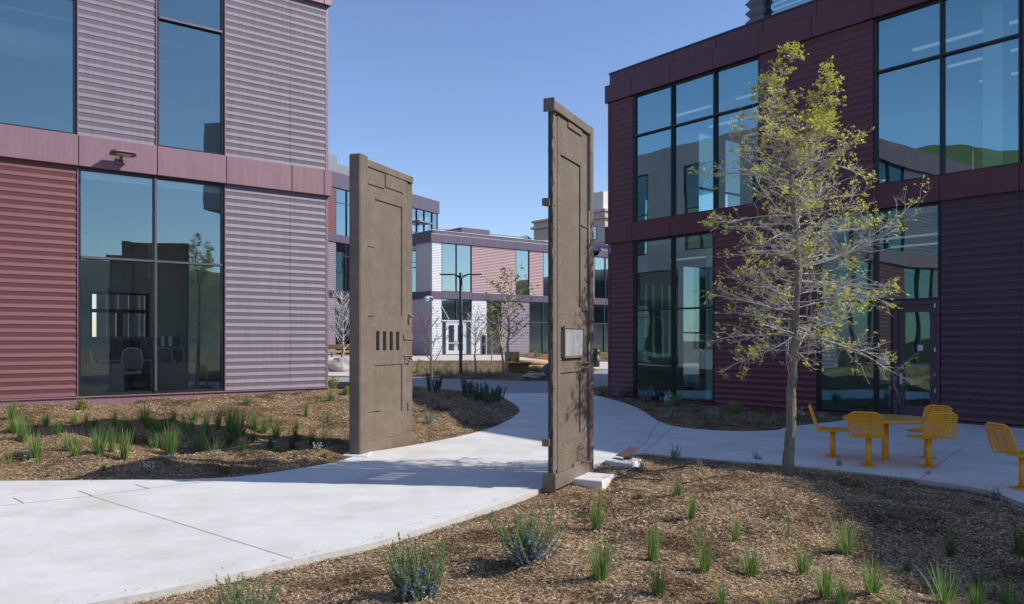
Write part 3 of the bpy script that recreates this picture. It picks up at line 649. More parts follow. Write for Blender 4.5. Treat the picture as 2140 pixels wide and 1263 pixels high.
# entrance
mb=MB(); mb.box(1.05,4.3,-.12,.1,fm-.06,fm+.05); mb.box(1.05,1.1,-.02,.1,fg,fm-.07); mb.box(1.5,1.6,-.03,.1,fg,fm-.07); mb.box(3.55,3.68,-.03,.1,fg,fm-.07); mb.box(1.6,3.55,-.03,.1,fm-.22,fm-.07); mb.box(4.24,4.3,-.02,.1,fg,fm-.07); ent=mb.build('door_surround',M['white_frame'],BF)
mb=MB(); mb.add([(1.1,.05,fg),(1.5,.05,fg),(1.5,.05,fm-.07),(1.1,.05,fm-.07),(3.68,.05,fg),(4.24,.05,fg),(4.24,.05,fm-.07),(3.68,.05,fm-.07)],[(0,1,2,3),(4,5,6,7)]); mb.build('side_pane',M['glassF'],ent)
for x0 in (1.61,2.59):
    x1=x0+.95; mb=MB(); z0,z1=fg+.02,fm-.24
    mb.box(x0,x0+.17,-.01,.05,z0,z1); mb.box(x1-.17,x1,-.01,.05,z0,z1); mb.box(x0+.17,x1-.17,-.01,.05,z0,z0+.32); mb.box(x0+.17,x1-.17,-.01,.05,z1-.14,z1); mb.box(x0+.17,x1-.17,-.01,.05,z0+.95,z0+1.03)
    d=mb.build('door',M['white_frame'],BF); mb=MB(); mb.add([(x0+.17,.02,z0+.32),(x1-.17,.02,z0+.32),(x1-.17,.02,z1-.14),(x0+.17,.02,z1-.14)],[(0,1,2,3)]); mb.build('door_pane',M['glassF'],d)
    hx=x1-.08 if x0<2 else x0+.08; mb=MB(); mb.tube([(hx,-.06,z0+.7),(hx,-.06,z0+1.2)],.02,6); mb.build('handle',M['bolt'],d)
mb=MB(); mb.tube([(1.0,-.1,L(3.0)),(1.75,-.12,fm+.1)],.035,6); mb.build('canopy_rod',M['white_frame'],BF)
mb=MB(); mb.box(5.5,5.75,-.25,-.05,fg,fg+1.75); mb.build('access_bollard',M['black_post'],BF)
# its left face
f2=frame((0,0),(0,1),(1,0)); f2=lambda p:( p[1], p[0], p[2])
siding(BF,.03,1.25,fg,fb0,M['white_rib'],f2,.145); siding(BF,1.25,2.5,fg,fb0,M['white_rib'],f2,.145); siding(BF,2.5,5.5,fg,fb0,M['white_rib'],f2,.145)
siding(BF,.03,1.25,fb1,ft0,M['white_rib'],f2,.145); siding(BF,1.25,2.5,fb1,ft0,M['white_rib'],f2,.145); window(BF,2.52,5.6,fb1,ft0,[],[L(6.6)],'glassF',f2)
siding(BF,5.6,14,fg,fb0,M['mauve_rib'],f2,.145); siding(BF,5.62,14,fb1,ft0,M['mauve_rib'],f2,.145)
band(BF,[.06,1.6,3.2,4.8,6.4,8,9.6,11.2,12.8,14],fb0,fb1,M['plum_band'],fr=f2); band(BF,[.06,1.6,3.2,4.8,6.4,8,9.6,11.2,12.8,14],ft0,ft1,M['plum_band'],fr=f2); band(BF,[.16,1.6,3.2,4.8,6.4,8,9.6,11.2,12.8,14],ft1+.004,ft2,M['plum_band'],-.06,fr=f2)
slab(BF,'wall',.2,26.3,13.8,14,.3,ft2-.01,M['mauve_rib']); slab(BF,'wall',26.1,26.29,.2,13.79,.3,ft2-.01,M['mauve_rib'])
slab(BF,'roof',.2,26.09,.2,13.79,ft0+.3,ft0+.5,M['roof'])
for z0,z1,m in ((fb0-.2,fb0-.05,'in_ceil'),(ft0+.1,ft0+.25,'in_ceil'),(fb1-.2,fb1-.04,'in_floor'),(.3,fg-.02,'in_floor')): slab(BF,'ceiling' if m=='in_ceil' else 'floor',.17,26.09,.17,13.78,z0,z1,M[m])
slab(BF,'partition',.2,26,6,6.1,fg,fb0-.21,M['in_dark']); slab(BF,'partition',.2,26,7,7.1,fb1,ft0+.09,M['in_wall'])
slab(BF,'inner_table',12,18,2,2.8,fg+.7,fg+.78,M['lime']); slab(BF,'inner_table',20,25,2,2.8,fg+.7,fg+.78,M['lime'])
mb=MB(); mb.box(7.4,10.9,6,9.6,ft0+.5,L(11.2)); mb.build('roof_stair_box',M['plum_band'],BF)
mb=MB()
for i in range(24): mb.tube([(.6+i*.6,1.5,ft0+.5),(.6+i*.6,1.5,ft2+.42)],.02,4)
mb.tube([(.6,1.5,ft2+.42),(14.4,1.5,ft2+.42)],.025,4); mb.tube([(.6,1.5,ft2+.2),(14.4,1.5,ft2+.2)],.02,4); mb.build('roof_railing',M['mauve_band'],BF)

# ===== rotated building behind, left of the tall gate leaf
RG=math.atan2(.89,.456)
BG=thing('office_building','three-storey building with plum bands, half hidden behind the left gate leaf','building',(-15.7,72,0),RG)
lv=[(.76,L(3.8)),(L(4.45),L(8.72)),(L(9.37),L(13.55))]
top=L(14.9)
def gs(a,b,l,m): siding(BG,a,b,lv[l][0],lv[l][1],M[m],p=.17)
gs(-14,-1.2,0,'mauve_rib'); gs(-1.2,.15,0,'mauve_rib'); window(BG,.17,4,*lv[0],[2],[L(1.7)],'glassF'); gs(4.02,17,0,'mauve_rib')
gs(-14,.15,1,'mauve_rib'); window(BG,.17,4,*lv[1],[1.5],[L(7.6)],'glassF'); gs(4.02,11.5,1,'mauve_rib'); window(BG,11.52,17,*lv[1],[13.3,15.1],[L(6.2)],'glassF')
gs(-14,-1.2,2,'mauve_rib'); gs(-1.2,.15,2,'red_rib'); window(BG,.17,4,*lv[2],[1.7],[L(12.3)],'glassF'); gs(4.02,11.3,2,'mauve_rib'); window(BG,11.32,17,*lv[2],[13,14.4,15.9],[L(11.1)],'glassF')
gx=[-14,-12,-10,-8,-6,-4,-2.6,-1,.6,2.2,3.8,5.4,7,8.6,10.2,11.8,13.4,15,17.15]
for (a,b) in ((lv[0][1],lv[1][0]),(lv[1][1],lv[2][0]),(lv[2][1],top)): band(BG,gx,a+.002,b-.002,M['plum_band'])
slab(BG,'wall',-14,-13.8,.11,12,.3,top-.02,M['mauve_rib']); slab(BG,'wall',-13.79,17,11.8,12,.3,top-.02,M['mauve_rib'])
fg2=frame((17.05,0),(0,1),(-1,0))
wallx(BG,.11,11.79,.3,top-.02,[(1,4,L(9.5),L(13.4))],M['mauve_rib'],fg2,0,.2); window(BG,1,4,L(9.5),L(13.4),[2.5],[L(11.1)],'glassF',fr=fg2)
for a in (.4,L(3.85),L(8.8),L(13.6)): slab(BG,'floor',-13.79,16.84,.17,11.78,a,a+.25,M['in_ceil'])
slab(BG,'partition',-13,16.8,7,7.1,.7,L(13.5),M['in_wall'])
slab(BG,'sun_shelf',12.0,14.5,-1.0,-.14,L(12.05),L(12.2),M['mauve_band'])
slab(BG,'roof_screen',-9,1.05,.6,.75,top+.0,L(16.6),M['screen_rib']); slab(BG,'roof_screen',1.1,9,.8,.95,top,L(16.0),M['screen_rib'])

# ===== beige building far behind
BB=thing('beige_building','far beige office tower with a white rooftop box, above the roofs','building',(16,140,0),0)
lB=lambda z:z+H
fB1=frame((0,0),U2,(.782,.624)); fB2=frame((0,0),U1,(-.624,.782))
mb=MB()
mb.fr=frame((0,0),U1,U2); mb.box(0,20,0,19,0,lB(22.3)); mb.build('wall',M['beige'],BB)
mb=MB(frame((0,0),U1,U2)); mb.box(-.5,20.5,-.5,19.4,lB(21.1),lB(21.5)); mb.box(-.35,20.4,-.35,19.3,lB(22.31),lB(22.7)); mb.box(-.3,20,-.3,19.2,lB(17),lB(17.3)); mb.build('cornice',M['beige'],BB)
for s0,s1,z0,z1 in ((2.0,4.6,17.6,19.9),(7,9.6,17.6,19.9),(12,18.6,17.6,18.9),(2,4.6,13,15.5),(7,9.6,13,15.5)):
    w=MB(frame((0,0),U2,U1)); w.box(s0,s1,-.06,.02,lB(z0),lB(z1)); w=w.build('window',M['dark_frame'],BB)
    p=MB(frame((0,0),U2,U1)); n=max(2,int((s1-s0)/1.2)); dx=(s1-s0)/n
    for i in range(n): p.add([(s0+i*dx+.08,-.08,lB(z0)+.1),(s0+(i+1)*dx-.04,-.08,lB(z0)+.1),(s0+(i+1)*dx-.04,-.08,lB(z1)-.1),(s0+i*dx+.08,-.08,lB(z1)-.1)],[(3,2,1,0)])
    p.build('pane',M['glassF'],w)
mb=MB(frame((0,0),U1,U2)); mb.box(.8,14,1.2,5.6,lB(22.72),lB(26)); mb.box(.5,12,5.62,7.4,lB(22.72),lB(25.4)); mb.build('roof_box',M['white_wall'],BB)

# ===== things seen only as reflections: ridge, neighbours behind the camera
def hill(name,cx,cy,rx,ry,h,ang,m):
    n=48; vs=[]; fs=[]
    for i in range(n+1):
        for j in range(n+1):
            u=-1+2*i/n; v=-1+2*j/n; rr=min(1,math.hypot(u,v)); z=h*(math.cos(rr*math.pi)*.5+.5)*(1+.25*math.sin(u*4+1)*math.cos(v*3))
            x=u*rx; y=v*ry; z+=(1-rr)*(5*float(vnoise(x+500,y+500,.03))+2.2*float(vnoise(x+300,y,.12)));  vs.append((cx+x*math.cos(ang)-y*math.sin(ang),cy+x*math.sin(ang)+y*math.cos(ang),z-.6))
    fs=[(i*(n+1)+j,(i+1)*(n+1)+j,(i+1)*(n+1)+j+1,i*(n+1)+j+1) for i in range(n) for j in range(n)]
    mb=MB(); mb.add(vs,fs); o=mb.build(name,m,None,True); return struct(o)
h1=hill('hill',-300,-75,230,170,58,1.0,M['hillgrass'])
h2=hill('hill',190,-150,190,80,22,.75,M['far_dark'])
h3=hill('hill',230,60,60,150,24,-.2,M['far_dark'])
# ---------------------------------------------------------------- gate leaves
def gate(label, P, Q, post_kind, slots_u, W0=None, extra=None):
    P=np.array(P); Q=np.array(Q); W=float(np.linalg.norm(Q-P)); d=(Q-P)/W
    g=.1; zb,zt=.15,5.0
    t=thing('gate_leaf',label,'gate',(P[0],P[1],0),math.atan2(d[1],d[0]),'weathered brown steel gate leaves beside the path')
    return t,W,zb,zt
def leaf(t,W,zb,zt,fy,right):
    """fy: +1 or -1, local side on which the riveted face lies"""
    s=fy
    def B(x0,x1,y0,y1,z0,z1,mb,bev=.004,k=None):
        a,b=sorted((y0*s,y1*s)); mb.box(x0,x1,a,b,z0,z1,bev=bev,k=k)
    x0,x1=.14,W-.02
    th=.035
    if right: sx0,sx1,sz0,sz1,ns=.30*W,.72*W,1.78,2.10,4
    else: sx0,sx1,sz0,sz1,ns=.285*W,.72*W,1.80,2.13,4
    # core sheet with four slots
    mb=MB()
    def grid(X0,X1,Z0,Z1,ya,yb,holes):
        X=sorted(set([X0,X1]+[v for h in holes for v in h[:2]])); Z=sorted(set([Z0,Z1]+[v for h in holes for v in h[2:]]))
        for i in range(len(X)-1):
            for j in range(len(Z)-1):
                cx=(X[i]+X[i+1])/2; cz=(Z[j]+Z[j+1])/2
                if any(h[0]<cx<h[1] and h[2]<cz<h[3] for h in holes): continue
                B(X[i],X[i+1],ya,yb,Z[j],Z[j+1],mb,bev=0)
    sw=(sx1-sx0)/(ns*2-1); holes=[(sx0+2*i*sw,sx0+(2*i+1)*sw,sz0,sz1) for i in range(ns)]
    bl,bh=1.55,2.42   # middle belt
    u0,u1=x0+.19*W,x1-(.17 if right else .21)*W
    grid(x0,x1,zb+.12,zt-.12,-.02,.0,holes)
    core=mb.build('panel_sheet',M['bronze'],t)
    # proud plates framing two sunken fields
    mb=MB(); e=.022
    for a in ((x0,u0,zb+.12,zt-.12),(u1,x1-.10*W+.0,zb+.12,zt-.12)): B(a[0],a[1],.001,e,a[2],a[3],mb)
    B(u0,u1,.001,e,zt-.62,zt-.12,mb); B(u0,u1,.001,e,zb+.12,zb+.55,mb)
    X=[u0]+[v for h in holes for v in h[:2]]+[u1]
    X=[u0,max(u0+.002,min(u1,holes[0][0]))]
    cells=[(u0,u1,bl,sz0),(u0,u1,sz1,bh)]
    edges=[u0]; 
    for h in holes:
        if h[0]>u0: edges.append(h[0])
        edges.append(max(h[1],u0))
    edges.append(u1)
    ev=[(u0,holes[0][0])]+[(holes[i][1],holes[i+1][0]) for i in range(ns-1)]+[(holes[-1][1],u1)]
    for a,b in ev:
        if b-a>.004: cells.append((a,b,sz0,sz1))
    for a,b,c,d_ in cells: B(a,b,.001,e,c,d_,mb,bev=0)
    B(x1-.10*W+.012,x1,.001,e*.8,zb+.16,zt-.16,mb)
    plates=mb
    # rib behind the slots
    # overlapping straps and hinge plates
    for a,b,c,d_ in ((x0+.18*W,x0+.55*W,zt-.21,zt-.135),(x0,x0+.16*W,2.38,2.46),(x0+.02,x0+.42*W,zb+.10,zb+.17)) if right else ((x0,x0+.35*W,zt-.40,zt-.14),(x0+.37*W,x0+.72*W,zt-.36,zt-.13),(x0,x0+.16*W,2.38,2.50),(x0,x0+.30*W,zb+.62,zb+.76),(x1-.19*W,x1,1.98,2.08),(x0+.02,x0+.42*W,zb+.10,zb+.20)):
        mb=MB(); B(a,b,e+.001,e+.02,c,d_,mb); mb.build('strap',M['bronze'],t)
    mb=MB(); B(x0,x0+.18*W,e+.001,e+.016,3.55,3.575,mb); mb.build('strap',M['bronze'],t)
    # rivets
    mb=plates; mb.k=1; r=.014
    def riv(x,z,y=e):
        vs=[(x+r*math.cos(a*math.pi/3),s*y,z+r*math.sin(a*math.pi/3)) for a in range(6)]+[(x+r*.55*math.cos(a*math.pi/3),s*(y+.012),z+r*.55*math.sin(a*math.pi/3)) for a in range(6)]
        fs=[(i,(i+1)%6,(i+1)%6+6,i+6) for i in range(6)]+[tuple(range(6,12))]
        mb.add(vs,fs)
    for z in np.arange(zb+.25,zt-.2,.29): riv(x0+.05,z+.03); riv(x1-.145*W-.01,z-.05); riv(x1-.03,z+.1)
    for z in list(np.arange(bh+.12,zt-.6,.42))+list(np.arange(zb+.62,bl,.42)): riv(u0-.06*W,z)
    for x in np.linspace(u0,u1,5): riv(x,bh-.09); riv(x,sz1+.05 if False else bh-.20); riv(x,bl+.06); riv(x,sz0-.06); riv(x,zt-.70+.14); riv(x,zb+.42)
    mb.build('riveted_plates',[M['bronze'],M['rivet']],t)
    # rails
    pr=.075
    ext=.10 if right else -.0
    mb=MB(); B(.08,x1+ext,-.06,pr*.6 if not right else .06,zt-.12,zt,mb,bev=.006); mb.build('top_rail',M['bronze'],t)
    mb=MB(); B(.08,x1+ext+(.0),-.06,pr,zb-.06,zb+.12,mb,bev=.008); mb.build('bottom_rail',M['bronze'],t)
    # rear skin and edge frame
    mb=MB(); 
    B(x0,x0+.05,-.055,-.021,zb+.12,zt-.12,mb); B(x1-.05,x1,-.055,-.021,zb+.12,zt-.12,mb,k=0)
    mb.build('edge_channel',M['bronze_dark'],t)
    return x0,x1,e
# left leaf
PL_=(-2.53,13.40); QL_=(-1.86,15.12)
t,W,zb,zt=gate('tall riveted steel gate leaf with four open slots, square post, left of the path',PL_,QL_,'sq',None)
x0,x1,e=leaf(t,W,zb,zt,-1,False)
mb=MB(); mb.box(-.12,.13,-.11,.11,.09,5.03,bev=.02); mb.build('post',M['bronze'],t)
mb=MB(); mb.tube([(x1-.16,-.02,2.42),(x1-.16,-.07,2.42),(x1-.02,-.07,2.42)],.014,6); mb.box(x1-.18,x1-.10,-.05,-.017,2.28,2.46,bev=.005); mb.build('latch',M['bronze'],t)
mb=MB(); mb.tube([(x1-.30,-.02,1.66),(x1-.27,-.1,1.6),(x1-.14,-.1,1.6),(x1-.1,-.02,1.66)],.016,6); mb.tube([(x1-.33,-.03,1.69),(x1+.04,-.03,1.69)],.014,6); mb.build('latch',M['bronze'],t)
mb=MB(); mb.box(x1-.2,x1-.12,-.05,-.017,.7,.84,bev=.008); mb.build('latch',M['bronze'],t)
# right leaf
PR_=(1.10,11.62); QR_=(.50,10.30)
t,W,zb,zt=gate('riveted gate leaf with torn wavy edge and a pale plate, right of the path',PR_,QR_,'rd',None)
x0,x1,e=leaf(t,W,zb,zt,1,True)
mb=MB(); mb.lathe((0,0,0),[(.065,.1),(.065,5.0),(.055,5.02)],24); mb.build('post',M['bronze'],t,False)
mb=MB(); mb.tube([(.10,.03,.9),(.10,.03,1.95)],.02,8); mb.tube([(.10,.03,2.6),(.10,.03,3.8)],.02,8); mb.build('hinge_tube',M['bronze'],t,True)
# torn edge: a wavy dark fold of sheet metal down the free edge
mb=MB(); vs=[]; n=90; rr=random.Random(5)
for i in range(n+1):
    z=zb+.1+(zt-.25-zb-.1)*i/n
    w=.012*math.sin(z*9)+.01*math.sin(z*23+1)+rr.uniform(-.004,.004)
    if 1.55<z<1.80: w+=.055*math.sin((z-1.55)/.25*math.pi)*(-1)
    if 1.25<z<1.55: w+=.02*math.sin((z-1.25)/.3*math.pi)
    vs+=[(x1-.03,.012,z),(x1+.008+w,.014+w*.4,z),(x1+.016+w,-.025+w*.6,z),(x1+.002+w*.6,-.05,z),(x1-.03,-.058,z)]
mb.add(vs,[(i*5+j,i*5+j+1,(i+1)*5+j+1,(i+1)*5+j) for i in range(n) for j in range(4)]+[(i*5+j+1,i*5+j,(i+1)*5+j,(i+1)*5+j+1) for i in range(0) for j in range(4)])
mb.build('torn_edge',M['bronze_dark'],t,True)
for z in (3.72,.68):
    mb=MB(); mb.box(x1+.015,x1+.085,-.09,-.02,z-.048,z+.048,bev=.006); mb.box(x1+.085,x1+.097,-.10,.0,z-.048,z+.048,bev=.003); mb.build('hinge_lug',M['bronze'],t)
mb=MB(); mb.box(x1+.101,x1+.111,-.075,.075,zt-.15,zt+.02,bev=.002); mb.build('end_cap',M['bronze'],t)
mb=MB(); mb.box(x1+.101,x1+.111,-.09,.09,zb-.09,zb+.15,bev=.002); mb.build('end_cap',M['bronze'],t)
mb=MB()
for y,z in ((-.045,zt-.02),(.045,zt-.02),(.05,zb+.06),(-.045,zb-.04)): mb.tube([(x1+.10,y,z),(x1+.114,y,z)],.012,8)
mb.build('end_cap_holes',M['black'],t)
# the pale plate over the slots
px0,px1=.26*W,.80*W
mb=MB(); z0,z1=1.74,2.16
mb.box(px0,px0+.03,e+.02,e+.05,z0,z1); mb.box(px1-.03,px1,e+.02,e+.05,z0,z1); mb.box(px0+.03,px1-.03,e+.02,e+.05,z0,z0+.03); mb.box(px0+.03,px1-.03,e+.02,e+.05,z1-.03,z1)
pf=mb.build('plate_frame',M['bronze'],t); mb=MB(); mb.box(px0+.03,px1-.03,e+.03,e+.036,z0+.03,z1-.03); mb.build('plate',M['plate'],pf)
mb=MB(); mb.tube([(.19,.03,1.58),(.19,.1,1.62),(.36,.11,1.6),(.38,.03,1.56)],.018,7); mb.tube([(.10,.06,1.66),(.38,.06,1.66)],.012,7); mb.build('latch',M['bronze'],t,True)
# concrete pads
def pad(label,pix,h,name='concrete_pad'):
    pts=[hit(a,b,G)[:2] for a,b in pix]; zc=float(max(G(p[0],p[1]) for p in pts)); mb=MB(); n=len(pts)
    c=sum(pts)/n
    vs=[(p[0],p[1],zc-.15) for p in pts]+[(p[0],p[1],zc+h-.012) for p in pts]+[(c[0]+(p[0]-c[0])*.97,c[1]+(p[1]-c[1])*.97,zc+h) for p in pts]
    fs=[tuple(range(2*n,3*n))]+[(i,(i+1)%n,(i+1)%n+n,i+n) for i in range(n)]+[(i+n,(i+1)%n+n,(i+1)%n+2*n,i+2*n) for i in range(n)]
    A=sum(pts[i][0]*pts[(i+1)%n][1]-pts[(i+1)%n][0]*pts[i][1] for i in range(n))
    if A<0: fs=[f[::-1] for f in fs]
    mb.add(vs,fs); o=mb.build(name,M['concrete'],None); return tag(o,label,'concrete pad')
pad('square concrete footing pad under the round gate post',[(1175,1003),(1258,1011),(1284,996),(1200,988)],.03)
pad('concrete footing pad under the small tilted plaque',[(1264,968),(1320,978),(1340,966),(1286,957)],.045)
pad('sliver of concrete footing under the square gate post',[(716,953),(768,956),(778,945),(726,943)],.012)
pt=hit(1312,966,G); t=thing('plaque','small tilted rust-red plaque on a short foot beside the path','plaque',(pt[0],pt[1],float(G(pt[0],pt[1]))+.06),math.radians(-60)); t.scale=(.72,.72,.72)
mb=MB(); mb.box(-.09,.09,-.05,.05,-.02,.07,bev=.005); mb.build('foot',M['bronze_dark'],t)
mb=MB(); mb.add([(-.17,-.19,.045),(.17,-.19,.045),(.17,.2,.20),(-.17,.2,.20)]+[(-.17,-.18,.065),(.17,-.18,.065),(.17,.19,.22),(-.17,.19,.22)],[(3,2,1,0),(4,5,6,7),(0,1,5,4),(1,2,6,5),(2,3,7,6),(3,0,4,7)]); mb.build('plaque_plate',M['rust'],t)
# hose line
hp=[tp(a,b) for a,b in ((1288,1000),(1330,1002),(1385,1005),(1430,1012),(1470,1003),(1500,996))]
mb=MB(); mb.tube([p+np.array([0,0,.012]) for p in hp],.008,5); tag(mb.build('drip_hose',M['black'],None,True),'thin black irrigation hose lying across the mulch right of the gate','hose')

# ---------------------------------------------------------------- lamps and camera domes
def loc_world(C,RZa,p):
    c,s=math.cos(RZa),math.sin(RZa); return (C[0]+c*p[0]-s*p[1],C[1]+s*p[0]+c*p[1],p[2])
wall_lamp('wall lamp with wide rectangular head on the mauve band of the near left building',loc_world(CL,RZ,(-4.98,-.13,L(3.98))),RZ,m='mauve_band')
wall_lamp('dark wall lamp on the maroon band, behind the yellow-green tree',loc_world(CR,RZR,(5.1,-.13,L(3.63))),RZR)
wall_lamp('small dark wall lamp on the plum band of the three-storey building at left',loc_world((-15.7,72),RG,(-.4,-.13,L(4.3))),RG,m='plum_band')
def dome(label,pos,rz,s=1,dark=True):
    t=thing('security_camera',label,'security camera',pos,rz); t.scale=(s,s,s)
    mb=MB(); mb.box(-.06,.06,-.02,.02,-.13,.13,bev=.01); mb.tube([(0,-.02,.05),(0,-.22,.09),(0,-.42,.08)],[.05,.045,.06],8); mb.build('arm',M['lilac_metal'],t,True)
    mb=MB(); mb.lathe((0,-.42,0),[(.06,.09),(.13,.05),(.17,0),(.175,-.05),(.15,-.075)],20); mb.build('housing',M['lilac_metal'],t,True)
    mb=MB(); mb.lathe((0,-.42,0),[(.13,-.076),(.125,-.12),(.09,-.165),(.02,-.19)],20); mb.build('dome',M['dome_smoke' if dark else 'white_frame'],t,True)
p=at(1276,527,27.9)
dome('smoked dome camera on an arm at the corner of the maroon building',(p[0]-.02,p[1],p[2]+.1),math.radians(-90),1.25)
p=at(905,622,71.0); dome('white dome camera at the corner of the pale lilac building',(p[0],p[1]-.2,p[2]-.1),math.radians(-50),1.6,False)
# street lamp
lp=hit(963,788,G); zl=float(lp[2])+.05; hh=(788-570)/1700*lp[1]
t=thing('street_lamp','black double-armed lamp post standing on a square base in the middle bed','street lamp',(lp[0],lp[1],zl-.1),0)
mb=MB(); mb.box(-.28,.28,-.28,.28,-.1,.16,bev=.02); mb.build('footing',M['bluegrey'],t)
mb=MB(); mb.lathe((0,0,0),[(.11,.16),(.085,.3),(.075,hh),(.04,hh+.05)],14); mb.build('pole',M['black_post'],t,True)
for s_ in (-1,1):
    mb=MB(); mb.tube([(s_*.05,0,hh-.16),(s_*.16,0,hh-.1),(s_*.3,0,hh-.04)],[.045,.04,.03],8); a=mb.build('arm',M['black_post'],t,True)
    mb=MB(); x0,x1=sorted((s_*.26,s_*.95)); mb.box(x0,x1,-.14,.14,hh-.055,hh-.01,bev=.015); mb.build('lamp_head',M['black_post'],t)
    x0,x1=sorted((s_*.40,s_*.85)); mb=MB(); mb.box(x0,x1,-.1,.1,hh-.068,hh-.056); mb.build('lens',M['lens'],t)
# bin
bp=hit(1246,767,G); t=thing('litter_bin','black litter bin with hooded top beside the far path','litter bin',(bp[0],bp[1],float(bp[2])))
mb=MB(); mb.lathe((0,0,0),[(.17,0),(.2,.05),(.21,.75)],16); mb.build('bin_body',M['black'],t,True)
mb=MB(); mb.lathe((0,0,0),[(.235,.76),(.235,.86),(.2,1.0),(.06,1.06)],16); mb.build('bin_hood',M['black'],t,True)
# timber benches and logs
def bench(label,px,py,w,rz,back=True):
    p=hit(px,py,G); t=thing('bench',label,'bench',(p[0],p[1],float(T(p[0],p[1]))),rz,None)
    mb=MB(); mb.box(-w/2,w/2,-.3,.3,.0,.40,bev=.03); mb.build('base_beam',M['timber_dk'],t)
    mb=MB(); mb.box(-w/2-.1,w/2+.1,-.35,.35,.402,.50,bev=.02); mb.build('seat',M['timber_dk'],t)
    if back:
        mb=MB(); mb.box(-w/2,-w/2+w*.62,.38,.45,.55,1.0,bev=.02); mb.build('backrest',M['timber_dk'],t)
        mb=MB(); mb.box(-w/2+.2,-w/2+.28,.36,.44,.0,.7); mb.box(-w/2+w*.5,-w/2+w*.5+.08,.36,.44,.0,.7); mb.build('back_post',M['bronze_dark'],t)
bench('weathered timber bench with backrest in the middle bed beside the green-leaved tree',1080,783,1.15,0)
def log(label,px,py,ln,r,rz,dz=0):
    p=hit(px,py,G); z=float(T(p[0],p[1])); mb=MB(); mb.tube([(-ln/2,0,r),(0,0,r*1.03),(ln/2,0,r)],[r*.97,r,r*.93],12); o=mb.build('log',M['timber'],None,True,(p[0],p[1],z+dz)); o.rotation_euler=(0,0,rz); tag(o,label,'log','peeled logs stacked beside the bench')
log('peeled pale log lying at the bottom of the stack beside the bench',1112,781,1.55,.15,.05)
log('peeled pale log on top of the stack beside the bench',1109,780,1.7,.14,.05,.27)
p=hit(705,746,G); t=thing('bench','long honey-coloured timber bench in sun before the three-storey building','bench',(p[0],p[1],float(p[2])),.1)
mb=MB(); mb.box(-2,1.6,-.3,.3,.32,.5,bev=.03); mb.build('seat',M['timber'],t); mb=MB(); mb.box(-.5,-.4,-.2,.2,-.1,.31); mb.box(1.2,1.3,-.2,.2,-.1,.31); mb.build('leg',M['timber_dk'],t)
mb=MB(); mb.box(-2,.9,.36,.45,.6,1.0,bev=.02); mb.build('backrest',M['timber_dk'],t)
def boulder(label,px,py,w,d,h,seed,rz=0,mt='rock'):
    p=hit(px,py,G); rr=random.Random(seed); n=14; mb=MB(); vs=[]
    ph=[rr.uniform(0,6.28) for _ in range(8)]
    for i in range(n+1):
        th=math.pi*i/n
        for j in range(20):
            a=2*math.pi*j/20; q=Vector((math.sin(th)*math.cos(a),math.sin(th)*math.sin(a),math.cos(th)))
            k=1+.16*math.sin(3*q.x+ph[0])*math.cos(2.5*q.y+ph[1])+.12*math.sin(5*q.z+ph[2]+2*q.x)+.05*math.sin(11*q.x+ph[3])*math.sin(9*q.y+ph[4])
            q=q*k; q.z=round(q.z*3.3)/3.3*.35+q.z*.65
            vs.append((q.x*w/2,q.y*d/2,q.z*h/2+h*.35))
    mb.add(vs,[(i*20+j,i*20+(j+1)%20,(i+1)*20+(j+1)%20,(i+1)*20+j) for i in range(n) for j in range(20)])
    o=mb.build('boulder',M[mt],None,False,(p[0],p[1],float(T(p[0],p[1]))-.02)); o.rotation_euler=(0,0,rz); tag(o,label,'boulder')
boulder('large pale angular boulder under the bare tree left of the square gate post',711,777,1.25,.8,1.0,3)
boulder('low flat grey boulder just left of the dark round boulder by the logs',1117,793,.95,.6,.26,5)
boulder('small pale boulder in front of the dark round boulder',1132,790,.35,.3,.28,8)
boulder('dark round boulder beside the logs, next to the torn gate edge',1146,788,.7,.6,.62,6,0,'bluegrey')

# ---------------------------------------------------------------- yellow table and seats
yt=hit(1850,961,G); c0=(float(yt[0]),float(yt[1]))
t=thing('round_table','round yellow metal table on a single post bolted to the patio','table',(c0[0],c0[1],.0))
mb=MB(); mb.lathe((0,0,0),[(.60,.715),(.618,.72),(.622,.74),(.612,.757)],64); mb.build('table_rim',M['yellow'],t,True)
mb=MB(); mb.lathe((0,0,0),[(.606,.758),(.60,.764),(.3,.765)],64); mb.build('tabletop',M['yellow_top'],t)
mb=MB(); mb.lathe((0,0,0),[(.052,.012),(.052,.71)],20); mb.build('post',M['yellow'],t,True)
mb=MB(); mb.box(-.2,.2,-.2,.2,.002,.014,bev=.004); mb.build('base_plate',M['yellow'],t)
for a,b in ((-.16,-.16),(.16,-.16),(.16,.16),(-.16,.16)): mb=MB(); mb.lathe((a,b,0),[(.02,.015),(.02,.03),(.01,.04)],8); mb.build('bolt',M['bolt'],t)
